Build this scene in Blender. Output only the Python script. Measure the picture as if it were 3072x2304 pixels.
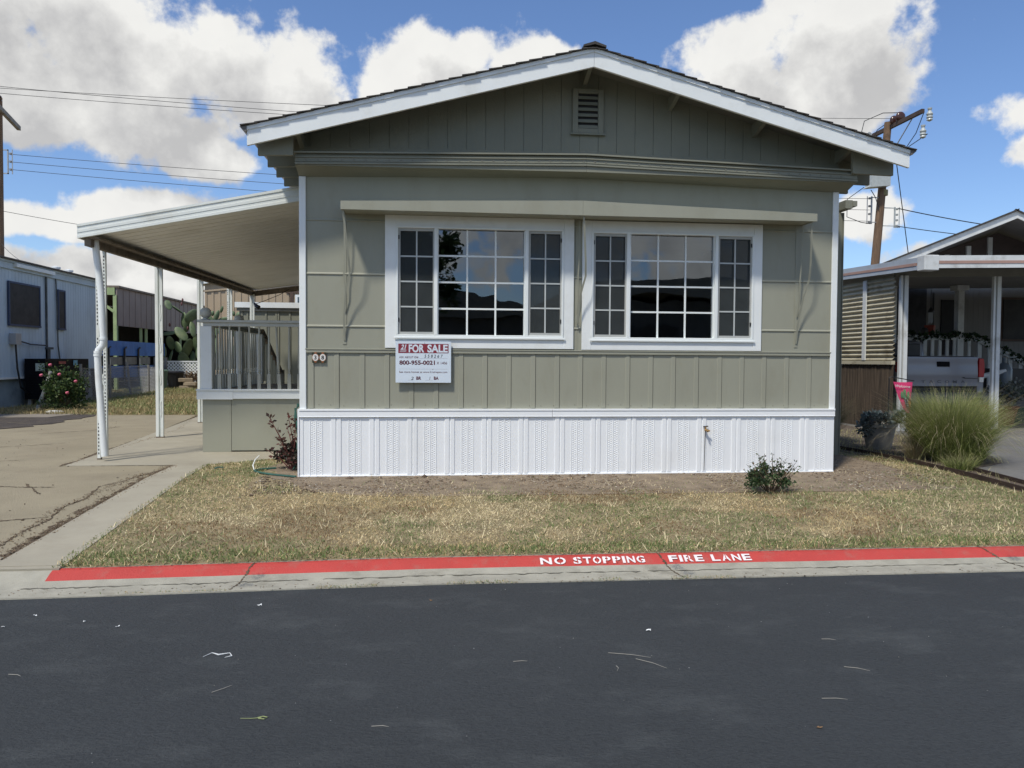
import bpy, math, random
import numpy as np
from mathutils import Vector, Matrix
R = math.radians
sc = bpy.context.scene
for o in list(bpy.data.objects): bpy.data.objects.remove(o)
COL = sc.collection
rnd = random.Random(7)
NP = np.random.RandomState(5)

# ------------------------------------------------------------------ camera, sky, sun, exposure
CAM = Vector((1.4208, -8.4835, 1.2882))
pitch, roll, yaw = 0.03169, 0.00592, 0.10448
fw = Vector((math.sin(yaw)*math.cos(pitch), math.cos(yaw)*math.cos(pitch), -math.sin(pitch)))
rt = Vector((math.cos(yaw), -math.sin(yaw), 0)); up = rt.cross(fw)
r1 = rt*math.cos(roll)+up*math.sin(roll); u1 = -rt*math.sin(roll)+up*math.cos(roll)
cd = bpy.data.cameras.new('camera'); cam = bpy.data.objects.new('camera', cd); COL.objects.link(cam)
M = Matrix((r1, u1, -fw)).transposed().to_4x4(); M.translation = CAM
cam.matrix_world = M
cd.sensor_width = 36; cd.lens = 27.0; cd.clip_start = .05; cd.clip_end = 3000
sc.camera = cam

SUN_DIR = Vector((-.78, -1.0, 2.05)).normalized()      # towards the sun
sun_el = math.asin(SUN_DIR.z); sun_az = math.atan2(SUN_DIR.x, SUN_DIR.y)
sd = bpy.data.lights.new('sun', 'SUN'); sd.energy = 3.1; sd.angle = R(5.5); sd.color = (1.0, .945, .84)
so = bpy.data.objects.new('sun', sd); COL.objects.link(so)
so.rotation_euler = SUN_DIR.to_track_quat('Z', 'Y').to_euler(); so.location = (0, -5, 30)

sc.view_settings.view_transform = 'Standard'; sc.view_settings.look = 'None'
sc.view_settings.gamma = 1; sc.view_settings.exposure = 0.26

class NT:
    """small wrapper to write shader maths as expressions"""
    def __init__(s, tree): s.t = tree
    def n(s, typ, ins=None, **props):
        nd = s.t.nodes.new(typ)
        for k, v in props.items(): setattr(nd, k, v)
        for k, v in (ins or {}).items():
            if hasattr(v, 'is_output'): s.t.links.new(v, nd.inputs[k])
            elif v is not None: nd.inputs[k].default_value = v
        return nd
    def m(s, op, a, b=None, c=None, clamp=False):
        nd = s.n('ShaderNodeMath', {0: a, 1: b, 2: c}, operation=op); nd.use_clamp = clamp
        return nd.outputs[0]
    def vm(s, op, a, b=None):
        return s.n('ShaderNodeVectorMath', {0: a, 1: b}, operation=op).outputs[0]
    def noise(s, vec, scale, detail=4, rough=.55, dist=0):
        return s.n('ShaderNodeTexNoise', {'Vector': vec, 'Scale': scale, 'Detail': detail, 'Roughness': rough, 'Distortion': dist}).outputs['Fac']
    def ramp(s, f, stops):
        nd = s.n('ShaderNodeValToRGB', {0: f}); cr = nd.color_ramp
        while len(cr.elements) < len(stops): cr.elements.new(.5)
        for e, (p, c) in zip(cr.elements, stops):
            e.position = p; e.color = (c, c, c, 1) if isinstance(c, (int, float)) else (*c, 1)
        return nd.outputs[0]
    def mix(s, f, a, b, blend='MIX'):
        nd = s.n('ShaderNodeMix', data_type='RGBA', blend_type=blend)
        for i, v in ((0, f), (6, a), (7, b)):
            if hasattr(v, 'is_output'): s.t.links.new(v, nd.inputs[i])
            else: nd.inputs[i].default_value = v if i == 0 else (*v, 1) if len(v) == 3 else v
        return nd.outputs[2]
    def link(s, a, b): s.t.links.new(a, b)

w = bpy.data.worlds.new('World'); sc.world = w; w.use_nodes = True
wt = w.node_tree; wt.nodes.clear(); N = NT(wt)
tc = N.n('ShaderNodeTexCoord').outputs['Generated']
dirv = N.vm('NORMALIZE', tc)
sx = N.n('ShaderNodeSeparateXYZ', {0: dirv})
X, Y, Z = sx.outputs
# clouds: (azimuth, elevation, half width, half height) in radians, then the same rule everywhere else
CL = [(-.44,.350,.22,.080),(-.30,.335,.16,.062),(-.20,.300,.14,.056),(-.11,.270,.10,.036),(-.42,.275,.22,.060),(-.28,.238,.09,.028),
      (-.005,.350,.075,.056),(.045,.315,.10,.046),(-.05,.31,.06,.035),(.145,.358,.07,.034),(.10,.33,.06,.03),
      (.40,.352,.11,.060),(.475,.350,.10,.080),(.37,.318,.08,.045),(.52,.312,.07,.050),(.44,.298,.10,.036),
      (-.345,.160,.130,.036),(-.43,.150,.10,.026),(-.36,.100,.24,.030),(-.22,.060,.30,.036),(-.45,.075,.14,.04),(-.30,.015,.5,.03),
      (.535,.165,.05,.034,.85),(.60,.118,.07,.022,.60),(.665,.262,.05,.026,.62),(.725,.228,.05,.028,.72)]
def cloud_field(d, az, el):
    n1 = N.noise(d, 6.5, 3, .5); n2 = N.noise(d, 17.0, 10, .58)
    f = None
    for a, e, ra, re, *am in CL:
        p = N.m('MULTIPLY', N.m('SUBTRACT', az, a), 1/ra); q = N.m('MULTIPLY', N.m('SUBTRACT', el, e), 1/re)
        r2 = N.m('ADD', N.m('MULTIPLY', p, p), N.m('MULTIPLY', q, q))
        v = N.m('DIVIDE', 1.0, N.m('ADD', 1.0, N.m('MULTIPLY', r2, r2)))
        if am: v = N.m('MULTIPLY', v, am[0])
        f = v if f is None else N.m('SMOOTH_MAX', f, v, .08)
    # other directions: broken cumulus
    front = N.m('MULTIPLY', N.m('SUBTRACT', 1.0, N.m('ABSOLUTE', N.m('MULTIPLY', N.m('SUBTRACT', az, .1), 1/.80))), 6, clamp=True)
    other = N.m('MULTIPLY', N.m('SUBTRACT', N.noise(d, 2.6, 2, .5), .41), 3.0, clamp=True)
    lowel = N.m('LESS_THAN', el, .50)
    front = N.m('MULTIPLY', front, lowel)
    base = N.m('ADD', N.m('MULTIPLY', f, front), N.m('MULTIPLY', other, N.m('SUBTRACT', 1.0, front)))
    n = N.m('ADD', N.m('MULTIPLY', N.m('SUBTRACT', n1, .5), 1.3), N.m('MULTIPLY', N.m('SUBTRACT', n2, .5), 1.6))
    return N.m('ADD', base, n)
az = N.m('ARCTAN2', X, Y); el = N.m('ARCSINE', Z)
F1 = cloud_field(dirv, az, el)
d2 = N.vm('ADD', dirv, (-.030, 0.0, .045))
F2 = cloud_field(d2, N.m('ADD', az, -.030), N.m('ADD', el, .042))
mask = N.n('ShaderNodeMapRange', {0: F1, 1: .40, 2: .70}, interpolation_type='SMOOTHSTEP').outputs[0]
shade = N.n('ShaderNodeMapRange', {0: F2, 1: .50, 2: 1.10}).outputs[0]
fine = N.noise(dirv, 9, 7, .6)
ccol = N.mix(shade, (1.0, .995, .965), (.60, .60, .605))
ccol = N.mix(N.m('MULTIPLY', N.m('SUBTRACT', fine, .42), 1.1, clamp=True), ccol, (.76, .76, .76))
sky = N.n('ShaderNodeTexSky', sky_type='NISHITA'); sky.sun_disc = False
sky.sun_elevation = sun_el; sky.sun_rotation = sun_az; sky.altitude = 50; sky.air_density = 1.0; sky.dust_density = .2; sky.ozone_density = 2.5
bg1 = N.n('ShaderNodeBackground', {0: N.mix(1.0, sky.outputs[0], (.88, .98, 1.16), 'MULTIPLY'), 1: .105})
bg2 = N.n('ShaderNodeBackground', {0: ccol, 1: .75})
mx = N.n('ShaderNodeMixShader', {0: mask, 1: bg1.outputs[0], 2: bg2.outputs[0]})
out = N.n('ShaderNodeOutputWorld', {0: mx.outputs[0]})

# ------------------------------------------------------------------ materials
MATS = {}
def mat(name, col, rough=.6, var=.12, vs=3.0, bump=0.0, bs=40.0, metal=0.0, dirt=None, dirt_amt=.0, dirt_s=2.0, spec=.5, col2=None, fine=0.0, stretch=(1,1,1), coat=0):
    """procedural paint/stone/wood: base colour broken up by two noises, optional stain colour, optional bump"""
    if name in MATS: return MATS[name]
    m = bpy.data.materials.new(name); m.use_nodes = True; t = m.node_tree; t.nodes.clear(); n = NT(t)
    co = n.n('ShaderNodeTexCoord').outputs['Object']
    co = n.n('ShaderNodeMapping', {0: co, 3: stretch}).outputs[0]
    c2 = col2 if col2 else tuple(c*(1-var*1.6) for c in col)
    c0 = tuple(min(1, c*(1+var*.5)) for c in col)
    f = n.ramp(n.noise(co, vs, 5, .6), [(.3, 0), (.7, 1)])
    c = n.mix(f, c0, c2)
    if fine: 
        ff = n.noise(co, bs*1.3, 2, .6)
        c = n.mix(n.m('MULTIPLY', n.m('SUBTRACT', ff, .45), fine*6, clamp=True), c, tuple(x*.45 for x in col))
    if dirt:
        d = n.ramp(n.noise(co, dirt_s, 7, .68), [(.52, 0), (.72, 1)])
        c = n.mix(n.m('MULTIPLY', d, dirt_amt), c, dirt)
    b = n.n('ShaderNodeBsdfPrincipled', {'Base Color': c, 'Metallic': metal, 'Specular IOR Level': spec, 'Coat Weight': coat})
    n.link(n.m('ADD', n.m('MULTIPLY', n.noise(co, vs*2, 3), .16), rough-.08), b.inputs['Roughness'])
    if bump:
        bp = n.n('ShaderNodeBump', {'Strength': bump, 'Distance': .02, 'Height': n.noise(co, bs, 6, .6)})
        n.link(bp.outputs[0], b.inputs['Normal'])
    o = n.n('ShaderNodeOutputMaterial', {0: b.outputs[0]})
    MATS[name] = m; return m
def vmat(name, rough=.7, trans=0.0, spec=.3):
    """leaf / blade material: colour from the mesh's own colour attribute, slightly translucent"""
    if name in MATS: return MATS[name]
    m = bpy.data.materials.new(name); m.use_nodes = True; t = m.node_tree; t.nodes.clear(); n = NT(t)
    a = n.n('ShaderNodeAttribute', attribute_name='Col').outputs['Color']
    b = n.n('ShaderNodeBsdfPrincipled', {'Base Color': a, 'Roughness': rough, 'Specular IOR Level': spec})
    if trans:
        tr = n.n('ShaderNodeBsdfTranslucent', {0: a})
        b = n.n('ShaderNodeMixShader', {0: trans, 1: b.outputs[0], 2: tr.outputs[0]})
    n.n('ShaderNodeOutputMaterial', {0: b.outputs[0]})
    MATS[name] = m; return m

# ------------------------------------------------------------------ mesh helpers
WL = {}
class MB:
    def __init__(s): s.v = []; s.f = []; s.mi = []; s.cm = 0
    def add(s, vs, fs):
        b = len(s.v); s.v += [tuple(v) for v in vs]; s.f += [tuple(i+b for i in f) for f in fs]; s.mi += [s.cm]*len(fs); return s
    def box(s, x0, x1, y0, y1, z0, z1):
        return s.add([(x0,y0,z0),(x1,y0,z0),(x1,y1,z0),(x0,y1,z0),(x0,y0,z1),(x1,y0,z1),(x1,y1,z1),(x0,y1,z1)],
              [(0,3,2,1),(4,5,6,7),(0,1,5,4),(1,2,6,5),(2,3,7,6),(3,0,4,7)])
    def prism(s, pts, d):
        """pts: closed loop of 3-D points, extruded by vector d"""
        n = len(pts); d = Vector(d); vs = [Vector(p) for p in pts]; vs += [p+d for p in vs]
        return s.add(vs, [tuple(range(n))[::-1], tuple(range(n, 2*n))]+[(i, (i+1)%n, n+(i+1)%n, n+i) for i in range(n)])
    def bar(s, p0, p1, w, h, up=(0,0,1)):
        p0, p1 = Vector(p0), Vector(p1); d = (p1-p0).normalized(); u = Vector(up)
        if abs(d.dot(u)) > .98: u = Vector((0,1,0))
        a = d.cross(u).normalized(); b = a.cross(d).normalized()
        q = [(-w/2,-h/2),(w/2,-h/2),(w/2,h/2),(-w/2,h/2)]
        return s.add([p0+a*x+b*y for x,y in q]+[p1+a*x+b*y for x,y in q], [(0,1,2,3)[::-1],(4,5,6,7),(0,1,5,4),(1,2,6,5),(2,3,7,6),(3,0,4,7)])
    def tube(s, pts, r, n=8, cap=True):
        pts = [Vector(p) for p in pts]; k = len(pts); rr = r if isinstance(r, (list, tuple)) else [r]*k
        vs = []; a = None
        for i, p in enumerate(pts):
            d = (pts[min(i+1,k-1)]-pts[max(i-1,0)]).normalized()
            if a is None:
                u = Vector((0,0,1)) if abs(d.z) < .9 else Vector((1,0,0)); a = d.cross(u).normalized()
            else: a = (a-d*a.dot(d)).normalized()
            b = d.cross(a)
            for j in range(n):
                t = 2*math.pi*j/n; vs.append(p+(a*math.cos(t)+b*math.sin(t))*rr[i])
        fs = [(i*n+j, i*n+(j+1)%n, (i+1)*n+(j+1)%n, (i+1)*n+j) for i in range(k-1) for j in range(n)]
        if cap: fs += [tuple(range(n))[::-1], tuple(range((k-1)*n, k*n))]
        return s.add(vs, fs)
    def lathe(s, c, prof, n=16):
        """prof: (radius, z) pairs around the vertical through c"""
        vs = [(c[0]+r*math.cos(2*math.pi*j/n), c[1]+r*math.sin(2*math.pi*j/n), c[2]+z) for r, z in prof for j in range(n)]
        k = len(prof)
        return s.add(vs, [(i*n+j, i*n+(j+1)%n, (i+1)*n+(j+1)%n, (i+1)*n+j) for i in range(k-1) for j in range(n)]+[tuple(range(n))[::-1], tuple(range((k-1)*n, k*n))])
    def ell(s, c, rx, ry, rz, rot=None, n=12, m=8):
        vs = []; rot = rot or Matrix.Identity(3); c = Vector(c)
        for i in range(m+1):
            p = math.pi*i/m
            for j in range(n):
                t = 2*math.pi*j/n; vs.append(c+rot@Vector((rx*math.sin(p)*math.cos(t), ry*math.sin(p)*math.sin(t), rz*math.cos(p))))
        return s.add(vs, [(i*n+j, (i+1)*n+j, (i+1)*n+(j+1)%n, i*n+(j+1)%n) for i in range(m) for j in range(n)])
    def build(s, name, mats, parent=None, loc=None, bevel=0, smooth=False, seg=1):
        L = Vector(loc) if loc is not None else (WL[parent.name].copy() if parent else Vector((0,0,0)))
        me = bpy.data.meshes.new(name); me.from_pydata([tuple(Vector(v)-L) for v in s.v], [], s.f)
        mats = mats if isinstance(mats, (list, tuple)) else [mats]
        for mm in mats: me.materials.append(mm)
        if len(mats) > 1: me.polygons.foreach_set('material_index', s.mi)
        if smooth:
            me.polygons.foreach_set('use_smooth', [True]*len(me.polygons)); me.set_sharp_from_angle(angle=R(40))
        me.validate(); me.update()
        o = bpy.data.objects.new(name, me); COL.objects.link(o)
        if parent: o.parent = parent; WL[o.name] = WL[parent.name].copy()
        else: o.location = L; WL[o.name] = L
        if bevel:
            b = o.modifiers.new('bevel', 'BEVEL'); b.width = bevel; b.segments = seg; b.limit_method = 'ANGLE'; b.angle_limit = R(40)
        return o
def thing(name, label, cat, loc, group=None):
    o = bpy.data.objects.new(name, None); COL.objects.link(o); o.location = loc; WL[o.name] = Vector(loc); o.empty_display_size = .2
    return tag(o, label, cat, group)
def tag(o, label, cat, group=None):
    o['label'] = label; o['category'] = cat
    if group: o['group'] = group
    return o
def struct(o, kind='structure'): o['kind'] = kind; return o
def B(*a): return MB().box(*a)

def text_mb(mb, txt, origin, ux, uz, height, bold=0.0, depth=.002, width=None, shear=0, align='LEFT'):
    """adds lettering to mb: cap height in metres, laid along ux with letters standing along uz"""
    cu = bpy.data.curves.new('t', 'FONT'); cu.body = txt; cu.size = 1; cu.offset = bold; cu.extrude = 0; cu.shear = shear; cu.resolution_u = 4
    ob = bpy.data.objects.new('t', cu); COL.objects.link(ob); bpy.context.view_layer.update()
    me = ob.to_mesh(); vs = [v.co.copy() for v in me.vertices]; fs = [tuple(p.vertices) for p in me.polygons]
    ob.to_mesh_clear(); bpy.data.objects.remove(ob); bpy.data.curves.remove(cu)
    x0 = min(v.x for v in vs); x1 = max(v.x for v in vs); sc_ = height/.70
    sxx = sc_ if width is None else width/(x1-x0)
    ux, uz = Vector(ux).normalized(), Vector(uz).normalized(); nz = ux.cross(uz).normalized()
    off = 0 if align == 'LEFT' else -(x1-x0)*sxx/2
    o = Vector(origin)
    mb.add([o+ux*((v.x-x0)*sxx+off)+uz*(v.y*sc_)+nz*depth for v in vs], fs)
    return mb

def np_mesh(name, V, Fq, colv, material, parent=None, loc=(0,0,0), tri=False):
    """fast mesh from numpy arrays with a per-vertex colour"""
    L = np.array(WL[parent.name]) if parent else np.array(loc)
    V = (V-L).astype(np.float32)
    me = bpy.data.meshes.new(name); k = Fq.shape[1]
    me.vertices.add(len(V)); me.vertices.foreach_set('co', V.ravel())
    me.loops.add(Fq.size); me.loops.foreach_set('vertex_index', Fq.ravel().astype(np.int32))
    me.polygons.add(len(Fq)); me.polygons.foreach_set('loop_start', np.arange(0, Fq.size, k, dtype=np.int32))
    me.update(calc_edges=True)
    ca = me.color_attributes.new('Col', 'FLOAT_COLOR', 'POINT')
    c4 = np.ones((len(V), 4), np.float32); c4[:, :3] = colv; ca.data.foreach_set('color', c4.ravel())
    me.materials.append(material)
    o = bpy.data.objects.new(name, me); COL.objects.link(o)
    if parent: o.parent = parent; WL[o.name] = WL[parent.name].copy()
    else: o.location = loc; WL[o.name] = Vector(loc)
    return o

def vnoise(x, y, s, seed=0):
    """smooth value noise in numpy"""
    rs = np.random.RandomState(seed); G = rs.rand(256, 256)
    x = x*s+1000.3; y = y*s+1000.7; xi = np.floor(x).astype(int); yi = np.floor(y).astype(int); fx = x-xi; fy = y-yi
    fx = fx*fx*(3-2*fx); fy = fy*fy*(3-2*fy); g = lambda a, b: G[a % 256, b % 256]
    return (g(xi,yi)*(1-fx)+g(xi+1,yi)*fx)*(1-fy)+(g(xi,yi+1)*(1-fx)+g(xi+1,yi+1)*fx)*fy
def fbm(x, y, s, seed=0, o=4):
    return sum(vnoise(x, y, s*2**i, seed+i)*.5**i for i in range(o))/sum(.5**i for i in range(o))
def gz(x, y):
    """height of the ground between the kerb and the yard"""
    return np.where(y >= 0, 0.0, np.maximum(.0443*np.minimum(y, 0), -.135))

def blades(n, px, py, hmin, hmax, wd, lean, cols, curl=.5, z0=None, aim=None):
    """n grass blades of two quads folded into tapered strips; returns vertices, faces, colours"""
    pz = gz(px, py)+.009 if z0 is None else z0
    a = NP.rand(n)*2*np.pi; h = hmin+(hmax-hmin)*NP.rand(n)**1.4; ln = lean*NP.rand(n)**.6
    if aim is not None: a = aim
    d = np.stack([np.cos(a), np.sin(a), np.zeros(n)], 1); s_ = np.stack([-np.sin(a), np.cos(a), np.zeros(n)], 1)
    tw = NP.rand(n)*np.pi; s_ = s_*np.cos(tw)[:, None]+d*np.sin(tw)[:, None]
    base = np.stack([px, py, pz], 1); upv = np.array([0,0,1.])
    th1 = ln; th2 = ln*(1+curl)
    p1 = base+(d*np.sin(th1)[:, None]+upv*np.cos(th1)[:, None])*(h*.55)[:, None]
    p2 = p1+(d*np.sin(th2)[:, None]+upv*np.cos(th2)[:, None])*(h*.45)[:, None]
    wv = (wd*(.6+.8*NP.rand(n)))[:, None]*s_
    V = np.stack([base-wv*.5, base+wv*.5, p1+wv*.4, p1-wv*.4, p2+wv*.06, p2-wv*.06], 1).reshape(-1, 3)
    i = np.arange(n)[:, None]*6
    Fq = np.concatenate([i+np.array([[0,1,2,3]]), i+np.array([[3,2,4,5]])], 0)
    c = np.repeat(cols, 6, 0)
    return V, Fq, c

# ------------------------------------------------------------------ materials used
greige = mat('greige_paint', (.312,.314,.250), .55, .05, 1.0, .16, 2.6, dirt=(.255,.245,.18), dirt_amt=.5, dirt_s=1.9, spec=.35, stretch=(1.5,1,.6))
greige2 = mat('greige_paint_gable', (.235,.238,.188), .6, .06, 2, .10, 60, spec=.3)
darkeave = mat('eave_paint', (.20,.195,.165), .7, .1, 3, .1, 60)
white = mat('white_paint', (.80,.83,.82), .45, .04, 2, .03, 60, dirt=(.55,.54,.48), dirt_amt=.35, dirt_s=3)
vinyl = mat('white_vinyl', (.86,.885,.90), .38, .02, 2, .0, 60, dirt=(.70,.70,.66), dirt_amt=.25, dirt_s=1.5)
frame_w = mat('window_vinyl', (.78,.82,.81), .35, .02, 3)
screenf = mat('screen_frame', (.42,.43,.41), .5, .05, 5)
alum = mat('carport_aluminium', (.76,.79,.75), .42, .05, 2, dirt=(.45,.42,.33), dirt_amt=.4, dirt_s=2.5)
alum_under = mat('carport_underside', (.84,.81,.75), .5, .04, 1.5, dirt=(.50,.45,.36), dirt_amt=.4, dirt_s=1.2)
rust = mat('rusty_beam', (.22,.18,.14), .8, .3, 6, .2, 50, dirt=(.12,.07,.045), dirt_amt=.8, dirt_s=5)
shingle = mat('asphalt_shingle', (.075,.068,.062), .9, .3, 12, .5, 120, fine=.3)
black = mat('black_plastic', (.012,.012,.014), .45, .1, 4)
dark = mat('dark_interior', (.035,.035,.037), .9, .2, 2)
room_m = mat('room_paint', (.10,.10,.10), .9, .2, 1)
asphalt = mat('fresh_asphalt', (.046,.0515,.0555), .82, .06, .7, .8, 75, dirt=(.090,.098,.10), dirt_amt=.42, dirt_s=3.6, spec=.25, fine=.30, stretch=(.6,1,1))
oldasph = mat('old_tan_asphalt', (.32,.278,.192), .9, .10, 1.2, .8, 70, dirt=(.22,.18,.125), dirt_amt=.5, dirt_s=1.1, fine=.12)
concrete = mat('concrete', (.37,.34,.265), .85, .10, 1.5, .35, 180, dirt=(.25,.22,.165), dirt_amt=.5, dirt_s=1.7, fine=.06)
kerbc = mat('kerb_concrete', (.38,.365,.30), .85, .14, 5, .4, 150, dirt=(.20,.185,.145), dirt_amt=.75, dirt_s=4.5, fine=.10)
redp = mat('red_kerb_paint', (.50,.062,.052), .65, .09, 3, .5, 90, dirt=(.36,.14,.11), dirt_amt=.6, dirt_s=9, spec=.35)
whitep = mat('white_stencil_paint', (.80,.74,.74), .6, .1, 20)
soil = mat('bare_soil', (.27,.21,.145), .95, .25, 5, .8, 70, dirt=(.12,.09,.065), dirt_amt=.6, dirt_s=6, fine=.15)
turf = mat('thatch_ground', (.34,.27,.155), .95, .3, 6, .7, 90, dirt=(.13,.12,.06), dirt_amt=.8, dirt_s=1.2, fine=.25)
drygrass = mat('dry_yard', (.27,.22,.115), .95, .3, 3, .6, 60, dirt=(.15,.155,.06), dirt_amt=.8, dirt_s=.7, fine=.25)
pole_m = mat('weathered_pole', (.20,.125,.075), .85, .25, 3, .5, 30, dirt=(.10,.06,.035), dirt_amt=.7, dirt_s=3, stretch=(4,4,.3))
wire_m = mat('wire', (.03,.03,.032), .6, .1)
steel = mat('galvanised', (.38,.39,.40), .5, .1, 5, metal=.3)
porcel = mat('grey_insulator', (.45,.48,.47), .35, .1, 8)
maroon = mat('sign_maroon', (.23,.028,.045), .5, .03)
ink = mat('sign_ink', (.10,.018,.03), .5, .03)
inkb = mat('pen_ink', (.01,.012,.015), .5, .03)
signw = mat('sign_white', (.66,.74,.82), .4, .02)
leafm = vmat('leaves', .55, .25)
grassm = vmat('grass_blades', .75, .25)

def glass_mat(name, base, tint, wav):
    m = bpy.data.materials.new(name); m.use_nodes = True; t = m.node_tree; t.nodes.clear(); n = NT(t)
    co = n.n('ShaderNodeTexCoord').outputs['Object']
    bp = n.n('ShaderNodeBump', {'Strength': wav, 'Distance': .02, 'Height': n.noise(co, 1.7, 2, .4)})
    gl = n.n('ShaderNodeBsdfGlossy', {0: (.86, .93, 1.0, 1), 'Roughness': .01, 'Normal': bp.outputs[0]})
    tr = n.n('ShaderNodeBsdfTransparent', {0: (*tint, 1)})
    fr = n.n('ShaderNodeFresnel', {0: 1.5}); f = n.m('ADD', n.m('MULTIPLY', fr.outputs[0], 1.6), base)
    mxx = n.n('ShaderNodeMixShader', {0: f, 1: tr.outputs[0], 2: gl.outputs[0]})
    n.n('ShaderNodeOutputMaterial', {0: mxx.outputs[0]})
    return m
glass = glass_mat('window_glass', .085, (.72,.75,.74), .17)
glass2 = glass_mat('dull_glass', .03, (.6,.6,.6), .05)
# insect screen: fine fabric, half see-through
m = bpy.data.materials.new('insect_screen'); m.use_nodes = True; t = m.node_tree; t.nodes.clear(); n = NT(t)
co = n.n('ShaderNodeTexCoord').outputs['Object']
dcol = n.mix(n.noise(co, 5, 5), (.10,.115,.118), (.05,.056,.058))
df = n.n('ShaderNodeBsdfDiffuse', {0: dcol}); tr = n.n('ShaderNodeBsdfTransparent')
mxx = n.n('ShaderNodeMixShader', {0: .55, 1: tr.outputs[0], 2: df.outputs[0]}); n.n('ShaderNodeOutputMaterial', {0: mxx.outputs[0]})
screen_m = m

# ================================================================== ground, road, kerb
def sheet(name, rows, dz, m, nx=1, wob=0, seed=0, thick=0):
    """a sheet lying dz above the ground profile; rows = (y, x_left, x_right)"""
    mb = MB(); vs = []; fs = []; rs = random.Random(seed); fine = []
    for (ya, la, ra), (yb, lb, rb) in zip(rows, rows[1:]):
        k = max(1, int(abs(yb-ya)/.25)) if wob else 1
        for i in range(k):
            t = i/k; fine.append((ya+(yb-ya)*t, la+(lb-la)*t+wob*(rs.random()-.5), ra+(rb-ra)*t+wob*(rs.random()-.5)))
    fine.append(rows[-1])
    for y, l, r in fine:
        for i in range(nx+1):
            x_ = l+(r-l)*i/nx; fr = name == 'lawn' and y < -2.9
            vs.append((x_, y+(float(np.interp(x_, KX, KO)) if fr else 0), -.142 if fr else float(gz(0, y))+dz))
    k = nx+1
    for j in range(len(fine)-1):
        for i in range(nx): fs.append((j*k+i, j*k+i+1, (j+1)*k+i+1, (j+1)*k+i))
    nr = len(fine); ring = [j*k for j in range(nr)]+[(nr-1)*k+i for i in range(1, k)]+[j*k+nx for j in range(nr-2, -1, -1)]+[i for i in range(nx-1, 0, -1)]
    b0 = len(vs); vs += [(vs[q][0], vs[q][1], vs[q][2]-.03) for q in ring]; R_ = len(ring)
    fs += [(ring[q], b0+q, b0+(q+1) % R_, ring[(q+1) % R_]) for q in range(R_)]
    mb.add(vs, fs); return mb.build(name, m)
gm = MB(); prof = [(-900,-.16),(-10.75,-.16),(-10.7,-.26),(-3.3,-.26),(-3.05,-.165),(-2.9,-.155),(0,-.02),(900,-.02)]
gm.add([(x, y, z) for y, z in prof for x in (-900, -30, -2, 10, 40, 900)], [(j*6+i, j*6+i+1, (j+1)*6+i+1, (j+1)*6+i) for j in range(len(prof)-1) for i in range(5)])
struct(gm.build('ground', drygrass))
rd = MB(); ys = [-10.45, -9, -7, -5.5, -4.2, -3.34]
rd.add([(x, y, -.22) for y in ys for x in (-120, -20, 0, 20, 120)], [(j*5+i, j*5+i+1, (j+1)*5+i+1, (j+1)*5+i) for j in range(len(ys)-1) for i in range(4)])
struct(rd.build('road', asphalt))

KX = [-90,-14,-1,1.4,5.7,90]; KO = [-.10,-.10,-.09,0,-.025,-.025]
def koff(x): return float(np.interp(x, KX, KO))
KP = [(-3.375,-.24),(-3.37,-.212),(-3.225,-.211),(-3.19,-.206),(-3.15,-.197),(-3.105,-.184),(-3.075,-.170),(-3.04,-.154),(-3.005,-.141),(-2.97,-.137),(-2.945,-.139),(-2.94,-.30)]
def kerb(name, x0, x1, red0, yflip=None):
    mb = MB(); xs = list(np.arange(x0, x1+.01, .35)); n = len(KP); rs = random.Random(3)
    vs = []
    for x in xs:
        for k, (y, z) in enumerate(KP):
            jy = (rs.random()-.5)*(.012 if k in (1,) else .004); yy = y+koff(x)+jy; zz = z+(rs.random()-.5)*.002
            if yflip is not None: yy = yflip-(y+3.4)
            vs.append((x, yy, zz))
    mb.v = vs
    for i in range(len(xs)-1):
        for k in range(n-1):
            mb.f.append((i*n+k, (i+1)*n+k, (i+1)*n+k+1, i*n+k+1)); mb.mi.append(1 if (k >= 5 and k <= 8 and xs[i] >= red0) else 0)
    return mb.build(name, [kerbc, redp], smooth=False)
kb = struct(kerb('kerb', -14.05, 30, -1.15))
kb2 = struct(kerb('kerb', -30, 40, 99, yflip=-10.45))
def kz(y):  return float(np.interp(y, [p[0] for p in KP[1:-1]], [p[1] for p in KP[1:-1]]))
lt = MB()
sl = Vector((0, .078, .046)).normalized()
gapm = MB()
for txt, x0, x1 in (('NO', 2.20, 2.385), ('STOPPING', 2.44, 2.965), ('FIRE', 3.145, 3.405), ('LANE', 3.465, 3.765)):
    wt = sum(.35 if c == 'I' else 1 for c in txt)+.22*(len(txt)-1); u = (x1-x0)/wt; xx = x0
    for c in txt:
        wc = u*(.35 if c == 'I' else 1); yb = -3.088+koff(xx); zb = kz(-3.088)+.002
        text_mb(lt, c, (xx, yb, zb), (1,0,0), sl, .062, bold=.03, width=wc, depth=.004)
        if c in 'OPGRAS':
            o_ = Vector((xx+wc*.5-.0035, yb, zb))+Vector((0,-.0025,.0042)); e_ = sl*.066
            gapm.add([o_, o_+Vector((.007,0,0)), o_+Vector((.007,0,0))+e_, o_+e_], [(0,1,2,3)])
        xx += wc+.22*u
gapm.build('stencil_bridge', redp, kb)
lt.build('painted_lettering', whitep, kb)
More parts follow.
